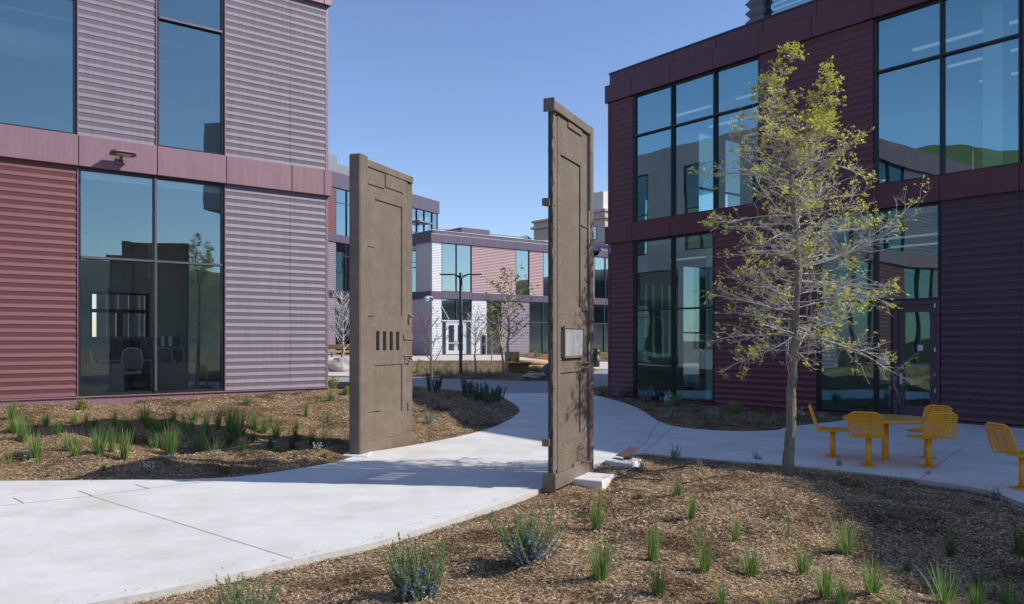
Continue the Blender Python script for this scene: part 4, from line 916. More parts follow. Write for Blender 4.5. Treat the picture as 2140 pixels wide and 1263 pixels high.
def seat_tpl():
    t=thing('patio_seat','x','chair',(0,0,0),0,'yellow slatted seats bolted to the patio')
    # seat looks along +x (towards the table), backrest at -x
    w=.47
    mb=MB(); n=9
    for i in range(n): x=-.19+i*.0475; mb.box(x,x+.036,-w/2+.03,w/2-.03,.435,.45,bev=.003)
    mb.tube([(-.2,-w/2+.02,.44),(.2,-w/2+.02,.44),(.235,-w/2+.06,.437),(.235,w/2-.06,.437),(.2,w/2-.02,.44),(-.2,w/2-.02,.44)],.014,7)
    mb.tube([(-.2,0,.432),(.23,0,.43)],.012,6); mb.build('seat',M['yellow'],t)
    mb=MB()
    def bp(u,v): # u across, v up along the reclined back
        return (-.235-.115*v, u, .475+.345*v)
    hw=lambda v:.235-.028*v*v
    pts=[(-.2,-w/2+.02,.44),(-.235,-.232,.455)]+[bp(-hw(v),v) for v in (0.05,.3,.6,.9)]+[bp(-.15,1.0),bp(.15,1.0)]+[bp(hw(v),v) for v in (.9,.6,.3,.05)]+[(-.235,.232,.455),(-.2,w/2-.02,.44)]
    mb.tube(pts,.014,7)
    for i in range(11):
        v=.06+i*.085; h_=hw(v)-.008; vs=[]
        for (dv,dx) in ((-.03,-.006),(.03,-.006),(.03,.008),(-.03,.008)):
            x,_,z=bp(0,v+dv); vs+=[(x+dx,-h_,z),(x+dx,h_,z)]
        mb.add(vs,[(0,1,3,2),(2,3,5,4),(4,5,7,6),(6,7,1,0)])
    for u in (-.075,.075): mb.tube([bp(u,.0),bp(u,1.0)],.013,6)
    mb.build('backrest',M['yellow'],t)
    mb=MB(); mb.lathe((0,0,0),[(.042,.012),(.042,.43)],18); mb.build('post',M['yellow'],t,True)
    mb=MB(); mb.box(-.11,.11,-.11,.11,.002,.014,bev=.004); mb.build('base_plate',M['yellow'],t)
    for a,b in ((-.085,-.085),(.085,-.085),(.085,.085),(-.085,.085)): mb=MB(); mb.lathe((a,b,0),[(.013,.015),(.013,.026),(.006,.032)],8); mb.build('bolt',M['bolt'],t)
    return t
def copy_tree(o,parent=None):
    c=o.copy(); COL.objects.link(c)
    if parent is not None: c.parent=parent
    for ch in list(o.children): copy_tree(ch,c)
    return c
seat0=seat_tpl(); first=True
for px,py,off,lab in ((1740,955,0,'yellow seat in profile at the left of the round table, nearest the tree'),(1815,974,8,'yellow seat seen from behind, in front of the table post'),
        (1941,976,-16,'yellow seat at the front right of the table, partly covering the one behind it'),(1937,957,12,'yellow seat at the back right of the table, nearest the glazed door'),(2137,1022,None,'yellow seat on its own cut by the right edge, facing away from the round table')):
    p=hit(px,py,G); s_=seat0 if first else copy_tree(seat0); first=False
    s_.location=(float(p[0]),float(p[1]),float(p[2])+.002); ang=math.atan2(c0[1]-p[1],c0[0]-p[0])
    s_.rotation_euler=(0,0,(ang+math.radians(off)) if off is not None else math.radians(5)); s_['label']=lab

# ---------------------------------------------------------------- office furniture behind the left window
def Lw(x,y,z): return loc_world(CL,RZ,(x,y,z))
fz=gz-.05
def ochair():
    t=thing('office_chair','x','office chair',(0,0,0),0,'office chairs behind the left window')
    mb=MB(); mb.tube([(-.2,.02,.5),(-.235,.08,.75),(-.2,.1,1.0),(-.1,.1,1.06),(.1,.1,1.06),(.2,.1,1.0),(.235,.08,.75),(.2,.02,.5),(0,.0,.46),(-.2,.02,.5)],.022,7); mb.build('back_frame',M['in_white'],t,True)
    mb=MB(); mb.add([(-.2,.085,.55),(.2,.085,.55),(.19,.105,1.02),(-.19,.105,1.02)],[(0,1,2,3)]); mb.build('back_mesh',M['in_grey'],t)
    mb=MB(); mb.box(-.24,.24,-.42,.05,.42,.48,bev=.03); mb.build('seat',M['in_white'],t)
    mb=MB(); mb.lathe((0,-.18,0),[(.03,.08),(.03,.42)],10)
    for k in range(5): a=k*1.2566; mb.tube([(0,-.18,.1),(.3*math.cos(a),-.18+.3*math.sin(a),.05)],.02,5)
    mb.build('swivel_base',M['black'],t); return t
oc=ochair(); fl=True
for x,y,r,lab in ((-5.35,2.0,-.9,'white office chair turned sideways at the first desk behind the left window'),(-4.25,1.9,3.1,'white office chair right behind the window mullion'),(-3.35,2.6,3.25,'white office chair behind the second desk screen'),(-2.75,3.1,2.1,'white office chair edge-on at the right end of the window')):
    o=oc if fl else copy_tree(oc); fl=False; o.location=Lw(x,y,fz); o.rotation_euler=(0,0,RZ+r); o['label']=lab
for i,(x,y,lab) in enumerate(((-5.9,2.6,'white desk with dark front screen, left half of the window'),(-3.9,2.9,'white desk behind the mullion and second screen'))):
    t=thing('desk',lab,'desk',Lw(x,y,fz),RZ,'desks behind the left window')
    mb=MB(); mb.box(-.9,1.0,0,.7,.72,.75,bev=.005); mb.build('desktop',M['in_white'],t)
    for q in ((-.88,0),(.94,0),(-.88,.66),(.94,.66)): mb=MB(); mb.box(q[0],q[0]+.05,q[1],q[1]+.05,0,.719); mb.build('leg',M['in_white'],t)
    t2=thing('monitor',('black' )+' monitor on the %s desk behind the left window'%('first','second')[i],'monitor',Lw(x-.1,y+.45,fz+.75),RZ,'monitors on the desks')
    mb=MB(); mb.box(-.32,.32,0,.04,.14,.52,bev=.01); mb.build('screen',M['black'],t2); mb=MB(); mb.box(-.03,.03,.03,.08,0,.3); mb.box(-.12,.12,-.06,.14,0,.014); mb.build('stand',M['black'],t2)
for i,(x,y,w,lab) in enumerate(((-5.3,.75,1.25,'low grey-brown desk screen standing at the left window glass'),(-3.55,.75,1.1,'low grey-brown desk screen at the right half of the window'))):
    t=thing('desk_screen',lab,'screen',Lw(x,y,fz),RZ); mb=MB(); mb.box(-w/2,w/2,0,.03,.08,.72,bev=.004); mb.build('panel',M['in_grey'],t); mb=MB(); mb.box(-w/2,-w/2+.04,-.1,.14,0,.079); mb.box(w/2-.04,w/2,-.1,.14,0,.079); mb.build('foot',M['black'],t)
t=thing('partition_screen','row of dark blue-grey office dividers behind the desks','screen',Lw(-4.2,4.3,fz),RZ)
mb=MB(); mb.box(-3,1.8,0,.04,.1,1.35); mb.build('panel',M['in_dark'],t)
mb=MB(); mb.box(-2.9,-2.5,-.2,-.15,.7,1.25); mb.box(-1.3,-.9,-.2,-.15,.7,1.25); mb.box(.3,.7,-.2,-.15,.7,1.25); mb.build('white_board',M['in_white'],t)
t=thing('hanging_sign','small orange tag hanging from a thin white rod behind the left window','sign',Lw(-3.75,2.2,L(1.55)),RZ)
mb=MB(); mb.box(-.05,.05,0,.02,-.18,.0); mb.build('tag_plate',M['orange'],t); mb=MB(); mb.tube([(0,.01,.0),(0,.01,1.3)],.012,5); mb.build('rod',M['in_white'],t)
# stools inside the right building by the door
for i,(x,y,lab) in enumerate(((8.6,2.2,'white stool-height frame chair left of the mullion inside the glazed bay'),(9.3,2.6,'white stool-height frame chair right behind the mullion inside the glazed bay'),(10.6,2.3,'white frame chair behind the glazed door'))):
    t=thing('frame_chair',lab,'chair',loc_world(CR,RZR,(x,y,rg-.04)),RZR+.4,'white frame chairs inside the right building')
    mb=MB(); mb.box(-.2,.2,-.2,.2,.44,.47,bev=.005); mb.build('seat',M['in_white'],t)
    for a,b,h_ in ((-.18,-.18,.44),(.18,-.18,.44),(-.18,.18,.85),(.18,.18,.85)): mb=MB(); mb.tube([(a,b,0),(a,b,h_)],.014,6); mb.build('leg',M['in_white'],t)
    mb=MB(); mb.box(-.2,.2,.17,.19,.70,.86); mb.build('backrest',M['in_white'],t)
# ---------------------------------------------------------------- plants
def blade(mb,base,az,lean,L_,w,curve,rr,seg=4,k=None,twist=0):
    ca,sa=math.cos(az),math.sin(az); px_,py_=-sa,ca; vs=[]
    x=z=0.0; an=lean
    for i in range(seg+1):
        f=i/seg; ww=w*(1-f**1.6)*.5+.0004
        cx=base[0]+ca*x; cy=base[1]+sa*x; cz=base[2]+z
        vs+=[(cx-px_*ww,cy-py_*ww,cz),(cx+px_*ww,cy+py_*ww,cz)]
        an+=curve/seg; x+=math.sin(an)*L_/seg; z+=math.cos(an)*L_/seg
    mb.add(vs,[(2*i,2*i+1,2*i+3,2*i+2) for i in range(seg)],k)
def tuft_mesh(seed,n=90,h=.3,spread=.5,curve=.5,r=.035,w=.006,name='grass_tuft',mats='grass'):
    rr=random.Random(seed); mb=MB()
    for i in range(n):
        a=rr.uniform(0,6.283); l=abs(rr.gauss(0,spread)); L_=h*rr.uniform(.55,1.08)
        rb=r*math.sqrt(rr.random()); az=a+rr.gauss(0,.4)
        blade(mb,(rb*math.cos(a),rb*math.sin(a),-.015),az,l*.6,L_,w*rr.uniform(.6,1.2),rr.uniform(0,curve)*(.4+l),rr)
    o=mb.build(name,M[mats]); COL.objects.unlink(o); return o.data
def leaf_quad(mb,p,d,up,L_,w,k=None):
    d=Vector(d).normalized(); s_=d.cross(Vector(up)); 
    if s_.length<1e-4: s_=d.orthogonal()
    s_.normalize(); p=Vector(p)
    mb.add([p,p+d*L_*.5+s_*w*.5,p+d*L_,p+d*L_*.5-s_*w*.5],[(0,1,2,3)],k)
def rand_dir(rr,zlo=-1,zhi=1):
    z=rr.uniform(zlo,zhi); a=rr.uniform(0,6.283); s_=math.sqrt(max(0,1-z*z)); return Vector((s_*math.cos(a),s_*math.sin(a),z))
def stems_mesh(seed,nst,h,spread,leafL,leafw,per,name,mats,flow=None,fl_n=0,fl_s=.01,r0=.05,upright=.8,stem_r=.0025,flzone=(0.2,.75)):
    """bush of arching stems set with small leaves; returns (foliage mesh, flower mesh)"""
    rr=random.Random(seed); mb=MB(); fb=MB()
    for i in range(nst):
        a=rr.uniform(0,6.283); l=spread*math.sqrt(rr.random()); H_=h*rr.uniform(.5,1.05)*(1-.25*l/max(spread,.01)*0)
        b=Vector((r0*rr.gauss(0,.6),r0*rr.gauss(0,.6),-.02)); pts=[]; x=0;z=0; an=l
        for s_ in range(7):
            pts.append(b+Vector((math.cos(a)*x,math.sin(a)*x,z))); an=an*upright+rr.gauss(0,.06); x+=math.sin(an)*H_/6; z+=math.cos(an)*H_/6
        mb.tube(pts,[stem_r*1.3]*6+[stem_r*.5],3,1,cap=False)
        for j in range(per):
            f=rr.uniform(.06,1)**.8*5.99; q=int(f); p=pts[q].lerp(pts[q+1],f-q); t=(pts[q+1]-pts[q]).normalized()
            d=(rand_dir(rr,-.3,.5)*1.0+t*.9).normalized()
            leaf_quad(mb,p,d,rand_dir(rr),leafL*rr.uniform(.6,1.15)*(1-.4*(f/6)),leafw,0)
        if flow:
            for j in range(fl_n):
                f=rr.uniform(*flzone)*5.9; q=int(f); p=pts[q].lerp(pts[q+1],f-q)+rand_dir(rr)*.008
                for k in range(3): leaf_quad(fb,p,rand_dir(rr,-.2,1),rand_dir(rr),fl_s*rr.uniform(.7,1.2),fl_s*.8,0)
    o=mb.build(name,[M[mats],M['dark_bark']]); COL.objects.unlink(o); me2=None
    if flow: f=fb.build('flowers',M[flow]); COL.objects.unlink(f); me2=f.data
    return o.data,me2
def place_mesh(me,name,label,cat,pos,s,rz,group=None,sz=None):
    o=bpy.data.objects.new(name,me); COL.objects.link(o); o.location=pos; o.rotation_euler=(0,0,rz); o.scale=(s,s,sz or s); return tag(o,label,cat,group)
ORD=['first','second','third','fourth','fifth','sixth','seventh','eighth','ninth','tenth','eleventh','twelfth','thirteenth','fourteenth','fifteenth','sixteenth','seventeenth','eighteenth']
TU={'g':[tuft_mesh(i,110,.30,.42,.6,.035,.0055) for i in range(4)],
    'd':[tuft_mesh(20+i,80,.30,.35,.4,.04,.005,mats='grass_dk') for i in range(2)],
    's':[tuft_mesh(30+i,70,.30,.75,.5,.04,.008) for i in range(3)],   # spreading, wider blades
    'w':[tuft_mesh(40+i,34,.30,.75,.7,.05,.005) for i in range(2)],
    't':[tuft_mesh(50+i,75,.30,.22,.3,.03,.0048) for i in range(3)],  # tight and upright
    'p':[tuft_mesh(60+i,130,.30,.7,.9,.06,.006,mats='grass_dry') for i in range(2)]}
DESC={'g':'green','d':'dark thin','s':'wide splayed','w':'sparse wispy','t':'tight upright','p':'pale dry'}
rt_=random.Random(11)
def tufts(rows,area,group,cat='grass tuft'):
    for rname,items in rows:
        items=sorted(items,key=lambda q:q[0])
        for i,(px,py,hp,k) in enumerate(items):
            p=tp(px,py); h_=hp/1700*p[1]
            end='leftmost' if i==0 else ('rightmost' if i==len(items)-1 else ORD[i]+' from the left')
            lab='%s grass tuft, %s in the %s of %s'%(DESC[k],end,rname,area)
            place_mesh(rt_.choice(TU[k]),'grass_tuft',lab,cat,(p[0],p[1],p[2]-.01),h_/.205*rt_.uniform(.95,1.1),rt_.uniform(0,6.28),group,)
c3=lambda x,y,h,k:(x/2.816,820+y/2.816,h/2.816,k)
back=[c3(*q) for q in ((75,155,85,'g'),(270,200,70,'g'),(435,185,60,'g'),(510,220,75,'t'),(670,200,80,'t'),(845,180,90,'g'),(875,205,75,'g'),(1020,180,70,'g'),(1075,215,80,'g'),(1150,165,60,'g'),(1590,175,60,'w'),(1800,145,75,'t'),(1930,180,60,'t'),(1495,215,90,'g'))]
midr=[c3(*q) for q in ((85,235,95,'g'),(340,240,75,'g'),(555,225,65,'d'),(715,235,85,'g'),(755,240,75,'d'),(920,235,75,'g'),(970,230,75,'d'),(1125,235,75,'g'),(1205,260,115,'t'),(1280,215,100,'t'),(1360,230,120,'g'),(1408,262,130,'g'),(1555,240,75,'g'),(1625,262,80,'g'),(1745,220,65,'t'),(1905,270,80,'w'))]
shad=[c3(*q) for q in ((720,300,70,'d'),(785,300,65,'d'),(850,310,65,'d'),(1255,300,55,'d'),(1350,305,60,'d'),(1435,345,78,'d'),(1490,290,60,'d'),(1590,325,68,'d'),(1718,325,72,'d'),(1740,285,75,'d'),(1836,308,72,'d'))]
frnt=[c3(*q) for q in ((50,418,80,'w'),(132,288,115,'g'),(205,398,140,'g'),(420,340,110,'s'),(440,380,75,'g'),(580,362,138,'g'),(660,352,98,'t'),(735,395,140,'t'),(1000,372,142,'g'),(905,330,85,'s'),(1175,348,105,'g'),(1258,352,100,'w'))]
G1='grass tufts planted in the bed before the left building'
tufts([('back row',back),('middle row',midr),('shadowed row',shad),('front row',frnt)],'the left bed',G1)
tufts([('pair',[(515,847,20,'g'),(690,838,20,'g')])],'mulch by the left plinth',G1)
R1=[(1247,1107,56,'t'),(1255,1208,62,'g'),(1363,1171,62,'t'),(1376,1244,56,'d'),(1415,1036,30,'g'),(1447,1082,46,'t'),(1466,1144,44,'w'),(1538,1132,42,'t'),(1473,1194,44,'g'),(1569,1206,50,'g'),(1645,1120,36,'w'),(1677,1199,48,'g')]
tufts([('lit slope',[q for q in R1]),('bottom row',[(1507,1264,42,'g'),(1614,1264,42,'w'),(1725,1251,54,'g'),(1758,1263,46,'g'),(1822,1239,60,'s'),(1867,1266,36,'w'),(1977,1262,62,'s'),(2042,1268,44,'g'),(2108,1266,52,'s')]),
       ('big shadow',[(1766,1154,64,'s'),(1988,1161,38,'d'),(2130,1160,50,'d'),(2043,1234,40,'d'),(1896,1196,26,'d')])],'the right bed','grass tufts planted in the front right bed')
PG=[(872,779,17,'p'),(891,776,11,'p'),(904,779,13,'p'),(916,782,16,'p'),(928,777,14,'p'),(939,788,18,'p'),(955,779,13,'p'),(973,783,15,'p'),(1003,787,16,'p'),(1022,781,12,'p'),(1039,787,15,'p'),(985,776,10,'p')]
tufts([('row',PG)],'the lamp post bed','pale grass tufts in the middle bed')
# spread of tiny low plants, too small to show parts
rr=random.Random(4)
SM=stems_mesh(101,10,.25,.9,.05,.022,10,'shrublet','lime')[0]
for i in range(20):
    px=rr.uniform(862,1100); py=rr.uniform(757,773)
    if abs(px-963)<6: continue
    p=tp(px,py); place_mesh(SM,'young_plant','tiny yellow-green young plant scattered on the mulch of the middle bed','plant',tuple(p),rr.uniform(.8,1.6),rr.uniform(0,6),'tiny young plants in the middle bed')
for i in range(16):
    px=rr.uniform(1058,1270); py=rr.uniform(744.5,748.5)+ (px-1058)*.012
    if 1136<px<1240: continue
    p=tp(px,py); place_mesh(SM,'young_plant','tiny yellow-green young plant along the foot of the distant building','plant',tuple(p),rr.uniform(1.2,2.2),rr.uniform(0,6),'tiny plants at the foot of the distant building')
# rosemary
def bush(label,px,py,hp,seed,kind,cat='bush',group=None,wide=1.0):
    p=tp(px,py); h_=hp/1700*p[1]
    K={'rosemary':dict(nst=75,h=.5,spread=1.1,leafL=.03,leafw=.007,per=150,mats='rosemary',flow='blue_fl',fl_n=10,fl_s=.017,flzone=(.15,.7),upright=.86,r0=.09),
       'sage':dict(nst=18,h=.4,spread=.9,leafL=.05,leafw=.022,per=30,mats='sage',flow=None,fl_n=0),
       'green':dict(nst=40,h=.4,spread=.8,leafL=.07,leafw=.012,per=26,mats='rosemary',flow=None,fl_n=0),
       'lime':dict(nst=26,h=.4,spread=1.15,leafL=.06,leafw=.03,per=26,mats='lime',flow=None,fl_n=0),
       'blue':dict(nst=34,h=.45,spread=.95,leafL=.035,leafw=.012,per=40,mats='blue_sage',flow='pink_fl',fl_n=2,fl_s=.012),
       'spike':dict(nst=15,h=.55,spread=.62,leafL=.10,leafw=.016,per=110,mats='echium',flow=None,fl_n=0,upright=.9,r0=.14,stem_r=.012),
       'white':dict(nst=16,h=.35,spread=1.0,leafL=.05,leafw=.018,per=16,mats='rosemary',flow='white_fl',fl_n=3,fl_s=.035,flzone=(.8,1.0)),
       'mauve':dict(nst=12,h=.3,spread=1.1,leafL=.045,leafw=.016,per=16,mats='rosemary',flow='pink_fl',fl_n=3,fl_s=.035,flzone=(.8,1.0))}[kind]
    a,b=stems_mesh(seed,name='foliage',**K)
    s_=h_/(K['h']*.84); nm={'rosemary':'rosemary_bush','sage':'sage_shrub','green':'green_shrub','lime':'lime_shrub','blue':'lavender_shrub','spike':'spiky_shrub','white':'daisy_plant','mauve':'daisy_plant'}[kind]
    t=thing(nm,label,cat,(p[0],p[1],p[2]-.01),rt_.uniform(0,6),group); t.scale=(s_*wide,s_*wide,s_)
    o=bpy.data.objects.new('foliage',a); COL.objects.link(o); o.parent=t
    if b: f=bpy.data.objects.new('flowers',b); COL.objects.link(f); f.parent=t
bush('blue-flowered rosemary bush in the front, middle one of the three',873,1250,122,1,'rosemary',wide=1.0)
bush('blue-flowered rosemary bush farthest up the slope, nearest the gate',1100,1171,100,2,'rosemary',wide=1.15)
bush('blue-flowered rosemary bush cut by the bottom edge, nearest the kerb',515,1310,98,3,'rosemary',wide=1.2)
bush('yellow-green shrub against the plinth of the left building',170,856,25,4,'lime','shrub',wide=1.0)
bush('green shrub at the far corner of the left building',697,812,26,5,'lime','shrub')
bush('small lime shrub between the left building corner and the square post',722,825,18,6,'lime','shrub')
bush('grey-leaved sage plant nearest the free edge of the left gate leaf',897,886,26,7,'sage','shrub')
bush('grey sage plant in shade behind the left gate leaf',886,862,16,8,'sage','shrub')
bush('small grey sage plant by the path curve, in half shade',956,876,17,9,'sage','shrub')
bush('green shrub in shade at the foot of the slender magenta-budded tree',868,829,17,10,'sage','shrub')
for i,(x,y,h_) in enumerate(((905,819,36),(976,825,30),(1001,838,34),(1022,843,34),(1040,838,30))):
    bush('dark blue-green spiky shrub, %s of the five in the shaded bed'%(['leftmost','second from left','third from left','fourth from left','rightmost'][i]),x,y,h_,20+i,'spike','shrub','spiky shrubs in the shaded bed')
bush('low grey sage plant in shade, right of the spiky shrubs',1031,858,14,30,'sage','shrub'); bush('low grey sage plant in shade, below the middle spiky shrub',1000,866,14,31,'sage','shrub')
for i,(x,y,h_,k,l) in enumerate(((52,963,24,'mauve','mauve daisies at the far left of the left bed'),(66,972,16,'white','low white daisies beside the tall tuft at far left'),(309,990,26,'white','white daisies on the edge of the dark shadow in the left bed'),(350,968,20,'mauve','mauve daisies above the white ones in the left bed'),
    (451,955,16,'mauve','mauve daisies on the lit strip between two shadows'),(101,996,12,'green','small green sprout near the kerb at far left'),(216,984,16,'green','green sprout at the tip of the dark shadow'),(487,980,18,'sage','grey sage sprout in the middle of the dark shadow'),
    (561,968,18,'mauve','mauve daisies in the dark shadow near the path'),(617,957,14,'green','green sprout at the right end of the dark shadow'),(580,945,14,'lime','light green sprout between the two shadows'),(662,944,20,'white','white daisies close to the square post'),(679,957,15,'green','green sprout close to the square post'),(513,951,12,'green','green sprout on the lit strip'),
    (3,822,16,'white','white flower plant at the far left against the red wall'))):
    bush(l,x,y,h_,40+i,k,'plant','small flowering plants of the left bed')
for i,(x,y,h_,k,l,w) in enumerate(((1258,828,20,'green','dark shrub between the round post and the maroon corner',1.3),(1296,832,28,'blue','lavender shrub at the corner of the maroon building',1.3),(1347,842,32,'blue','lavender shrub before the first glass of the maroon building',1.3),
    (1413,848,24,'green','green shrub in the planter before the glass mullion',1.2),(1392,852,26,'white','white-flowered plant left of the green planter shrub',1),(1403,876,24,'sage','grey sage plant near the planter edge, leftmost',1),(1490,885,30,'sage','pale sage plant near the planter edge, below the window end',1),
    (1537,864,26,'green','green shrub against the maroon ribbed wall',1.2),(1573,892,28,'sage','grey sage plant in the planter, second from the tree',.8),(1616,886,22,'sage','small grey sage plant in the planter nearest the tree trunk',.8),(1670,876,24,'white','white-flowered plant just right of the tree trunk',1),(1716,878,14,'white','low white flowers at the end of the planter',.8),
    (1343,987,28,'sage','pale sage plant beside the tilted plaque',.8),(1410,962,32,'sage','grey sage plant on the bed edge by the patio, left one',1),(1583,969,26,'sage','grey sage plant on the bed edge left of the trunk',.9),(1753,983,26,'sage','thin sage plant on the bed edge right of the trunk',.7),
    (1941,1002,20,'sage','thin twiggy sage plant on the bed edge below the table',.7),(1862,1046,24,'sage','sage plant deep in the shade of the right bed',1),(2078,1045,26,'sage','thin sage plant near the lone yellow seat',1),(1462,975,14,'sage','tiny sage plant between the plaque and the trunk',1),(1339,1042,14,'green','small half-dry plant below the concrete pad',1.4))):
    bush(l,x,y,h_,70+i,k,'shrub','small shrubs around the patio',w)

# ---------------------------------------------------------------- trees
def limb(mb,p,d,L_,r,rr,seg=5,wig=.18,up=.0,n=5,k=0,tip=.35):
    pts=[Vector(p)]; d=Vector(d).normalized()
    for i in range(seg):
        d=(d+Vector((rr.gauss(0,wig),rr.gauss(0,wig),rr.gauss(0,wig)*.7+up))).normalized(); pts.append(pts[-1]+d*L_/seg)
    rad=[r*(1-(1-tip)*i/seg) for i in range(seg+1)]
    mb.tube(pts,rad,n,k,cap=False); return pts,rad
def pick(pts,f):
    q=min(int(f*(len(pts)-1)),len(pts)-2); t=f*(len(pts)-1)-q; return pts[q].lerp(pts[q+1],t),(pts[q+1]-pts[q]).normalized()
def cluster(lb,p,rr,n,size,spread):
    for i in range(n):
        d=rand_dir(rr,-.5,.9); leaf_quad(lb,p+rand_dir(rr)*spread*rr.random(),d,rand_dir(rr),size*rr.uniform(.6,1.2),size*rr.uniform(.35,.6))
def oak():
    b=hit(1645,1000,Tf); b=np.array([(1645-1070)/1700*11.5,11.5]); z0=float(T(b[0],b[1])); rr=random.Random(21)
    t=thing('oak_tree','young upright tree with pale twigs and yellow-green new leaves, standing between gate and yellow table','tree',(b[0],b[1],z0))
    S=11.5/1700
    def W(px,py,dy=0): # pixel in the plane of the tree -> tree-local
        return Vector(((px-1070)*S-b[0],dy,(712-py)*S+H-z0))
    tk=MB(); bm=MB(); lb=MB()
    trunk=[W(1645,1004),W(1646,985),W(1649,940),W(1653,880),W(1656,800,.02),W(1661,720,.02),W(1662,640),W(1668,570,-.02),W(1664,500),W(1660,440,.02),W(1657,390),W(1645,330,.03),W(1634,280),W(1622,230,.02),W(1612,185)]
    rad=[.125,.086,.071,.066,.064,.06,.055,.05,.046,.043,.038,.028,.02,.013,.007]
    # roughen
    fine=[];fr_=[]
    for i in range(len(trunk)-1):
        for s_ in range(5):
            f=s_/5; fine.append(trunk[i].lerp(trunk[i+1],f)+Vector((rr.gauss(0,.003),rr.gauss(0,.003),0))); fr_.append((rad[i]*(1-f)+rad[i+1]*f)*rr.uniform(.96,1.05))
    tk.tube(fine,fr_,14)
    lead2=[W(1659,400),W(1680,350,.08),W(1712,290,.1),W(1730,240,.1),W(1737,200,.1),W(1738,165,.1),W(1742,135,.1)]
    tk.tube(lead2,[.026,.022,.017,.012,.008,.005,.003],8)
    lead3=[W(1612,185),W(1640,150,.05),W(1652,125,.05),W(1660,93,.05)]
    tk.tube([W(1625,240),W(1634,200,.03)]+lead3[1:],[.012,.009,.007,.005,.003],6)
    tk.build('trunk',M['bark'],t,True)
    axis=[(W(1661,740).z,W(1661,740)),(W(1662,640).z,W(1662,640)),(W(1668,570).z,W(1668,570)),(W(1660,440).z,W(1660,440)),(W(1657,390).z,W(1657,390)),(W(1634,280).z,W(1634,280)),(W(1612,180).z,W(1612,180))]
    def ax(z):
        for i in range(len(axis)-1):
            if axis[i][0]<=z<=axis[i+1][0]:
                f=(z-axis[i][0])/(axis[i+1][0]-axis[i][0]); return axis[i][1].lerp(axis[i+1][1],f)
        return axis[0][1].copy() if z<axis[0][0] else axis[-1][1].copy()
    zy=lambda y:(712-y)*S+H-z0
    envL=[(zy(770),.75),(zy(740),1.2),(zy(650),1.15),(zy(600),1.1),(zy(520),1.1),(zy(430),1.2),(zy(330),1.0),(zy(250),.62),(zy(180),.45),(zy(120),.2)]
    envR=[(zy(770),1.05),(zy(720),1.35),(zy(650),1.2),(zy(600),1.3),(zy(480),1.85),(zy(420),1.3),(zy(330),1.05),(zy(250),.65),(zy(200),.35),(zy(120),.15)]
    def env(e,z):
        if z<=e[0][0]: return e[0][1]
        for i in range(len(e)-1):
            if e[i][0]<=z<=e[i+1][0]: f=(z-e[i][0])/(e[i+1][0]-e[i][0]); return e[i][1]*(1-f)+e[i+1][1]*f
        return e[-1][1]
    stubs=[]
    NB=104
    for i in range(NB):
        f=(i+.5)/NB; z=zy(745)+(zy(170)-zy(745))*f**.95; a=i*2.399963+rr.gauss(0,.3)
        ca=math.cos(a); side=(ca+1)/2; p=ax(z)
        droop=.02+.62*f   # lower limbs nearly flat, upper rising
        R=(env(envL,z+droop*.4)*(1-side)+env(envR,z+droop*.4)*side)*rr.uniform(.55,1.05)
        R*=.5+.5*abs(ca)
        d=Vector((ca,math.sin(a),droop*rr.uniform(.4,1.3)))
        stubs.append((p,d,R*1.05,.005+.0065*R))
    # the second leader and the top carry their own side shoots
    for L_,m_ in ((lead2,26),(lead3,7)):
        for i in range(m_):
            f=rr.uniform(.05,.8); p,tt=pick(L_,f); a=rr.uniform(0,6.28); stubs.append((p,Vector((math.cos(a),math.sin(a),rr.uniform(.3,1.2))),rr.uniform(.2,.5)*(1-.6*f)*(1 if m_>10 else .6),.006))
    # a few named long limbs of the outline
    for (x0,y0,x1,y1) in ((1668,560,1890,430),(1668,560,1955,462),(1664,585,1865,600),(1664,600,1830,650),(1662,690,1905,780),(1660,680,1850,730),(1660,700,1530,800),(1660,690,1480,735),(1662,640,1485,655),(1662,600,1500,590),(1664,540,1520,520),(1660,450,1470,420),(1655,390,1475,305),(1657,380,1815,300),(1645,330,1820,330),(1660,700,1700,800)):
        p=W(x0,y0); q=W(x1,y1,rr.uniform(-.25,.25)); stubs.append((p,(q-p)+Vector((0,0,0)),(q-p).length,.0115))
    for p,d,R,r in stubs:
        pts,rd=limb(bm,p,d,R,r,rr,8,.17,.012,5)
        n2=int(5+R*12)
        for j in range(n2):
            f=rr.uniform(.12,.98); q,tt=pick(pts,f); sd_=rand_dir(rr,-.5,.8); dd=(tt*.75+sd_*.75)
            L2=R*rr.uniform(.16,.42)*(1.25-f*.7)
            p2,_=limb(bm,q,dd,L2,max(.0022,r*.34),rr,4,.28,.02,4,tip=.4)
            for k in range(rr.randint(2,5)):
                f3=rr.uniform(.2,1); q3,t3=pick(p2,f3); L3=rr.uniform(.05,.15)
                p3,_=limb(bm,q3,t3*.6+rand_dir(rr,-.5,.9)*.8,L3,.0018,rr,2,.25,.03,3,tip=.6)
                out=(q3-ax(q3.z)).length/max(.2,R); hi=(q3.z-zy(500))/1.5
                pr=.05+.60*max(0,out-.38)+max(0,min(.14,.16*hi))
                if rr.random()<pr: cluster(lb,p3[-1],rr,rr.randint(3,6),.044,.022)
                elif rr.random()<.10: cluster(lb,p3[-1],rr,2,.03,.01)
            if rr.random()<.55 and f>.6: cluster(lb,p2[-1],rr,rr.randint(3,6),.044,.03)
        for _ in range(2): cluster(lb,pts[-1]+rand_dir(rr)*.03,rr,6,.055,.03)
    for q in np.linspace(.3,.95,16):
        p,_=pick(lead2,q); 
        for _ in range(2 if q<.75 else 1): cluster(lb,p+rand_dir(rr)*(.08 if q<.7 else .012),rr,4,.045 if q<.75 else .025,.02)
    bm.build('branches',M['twig'],t,True); lb.build('leaves',M['leaf_new'],t)
oak()
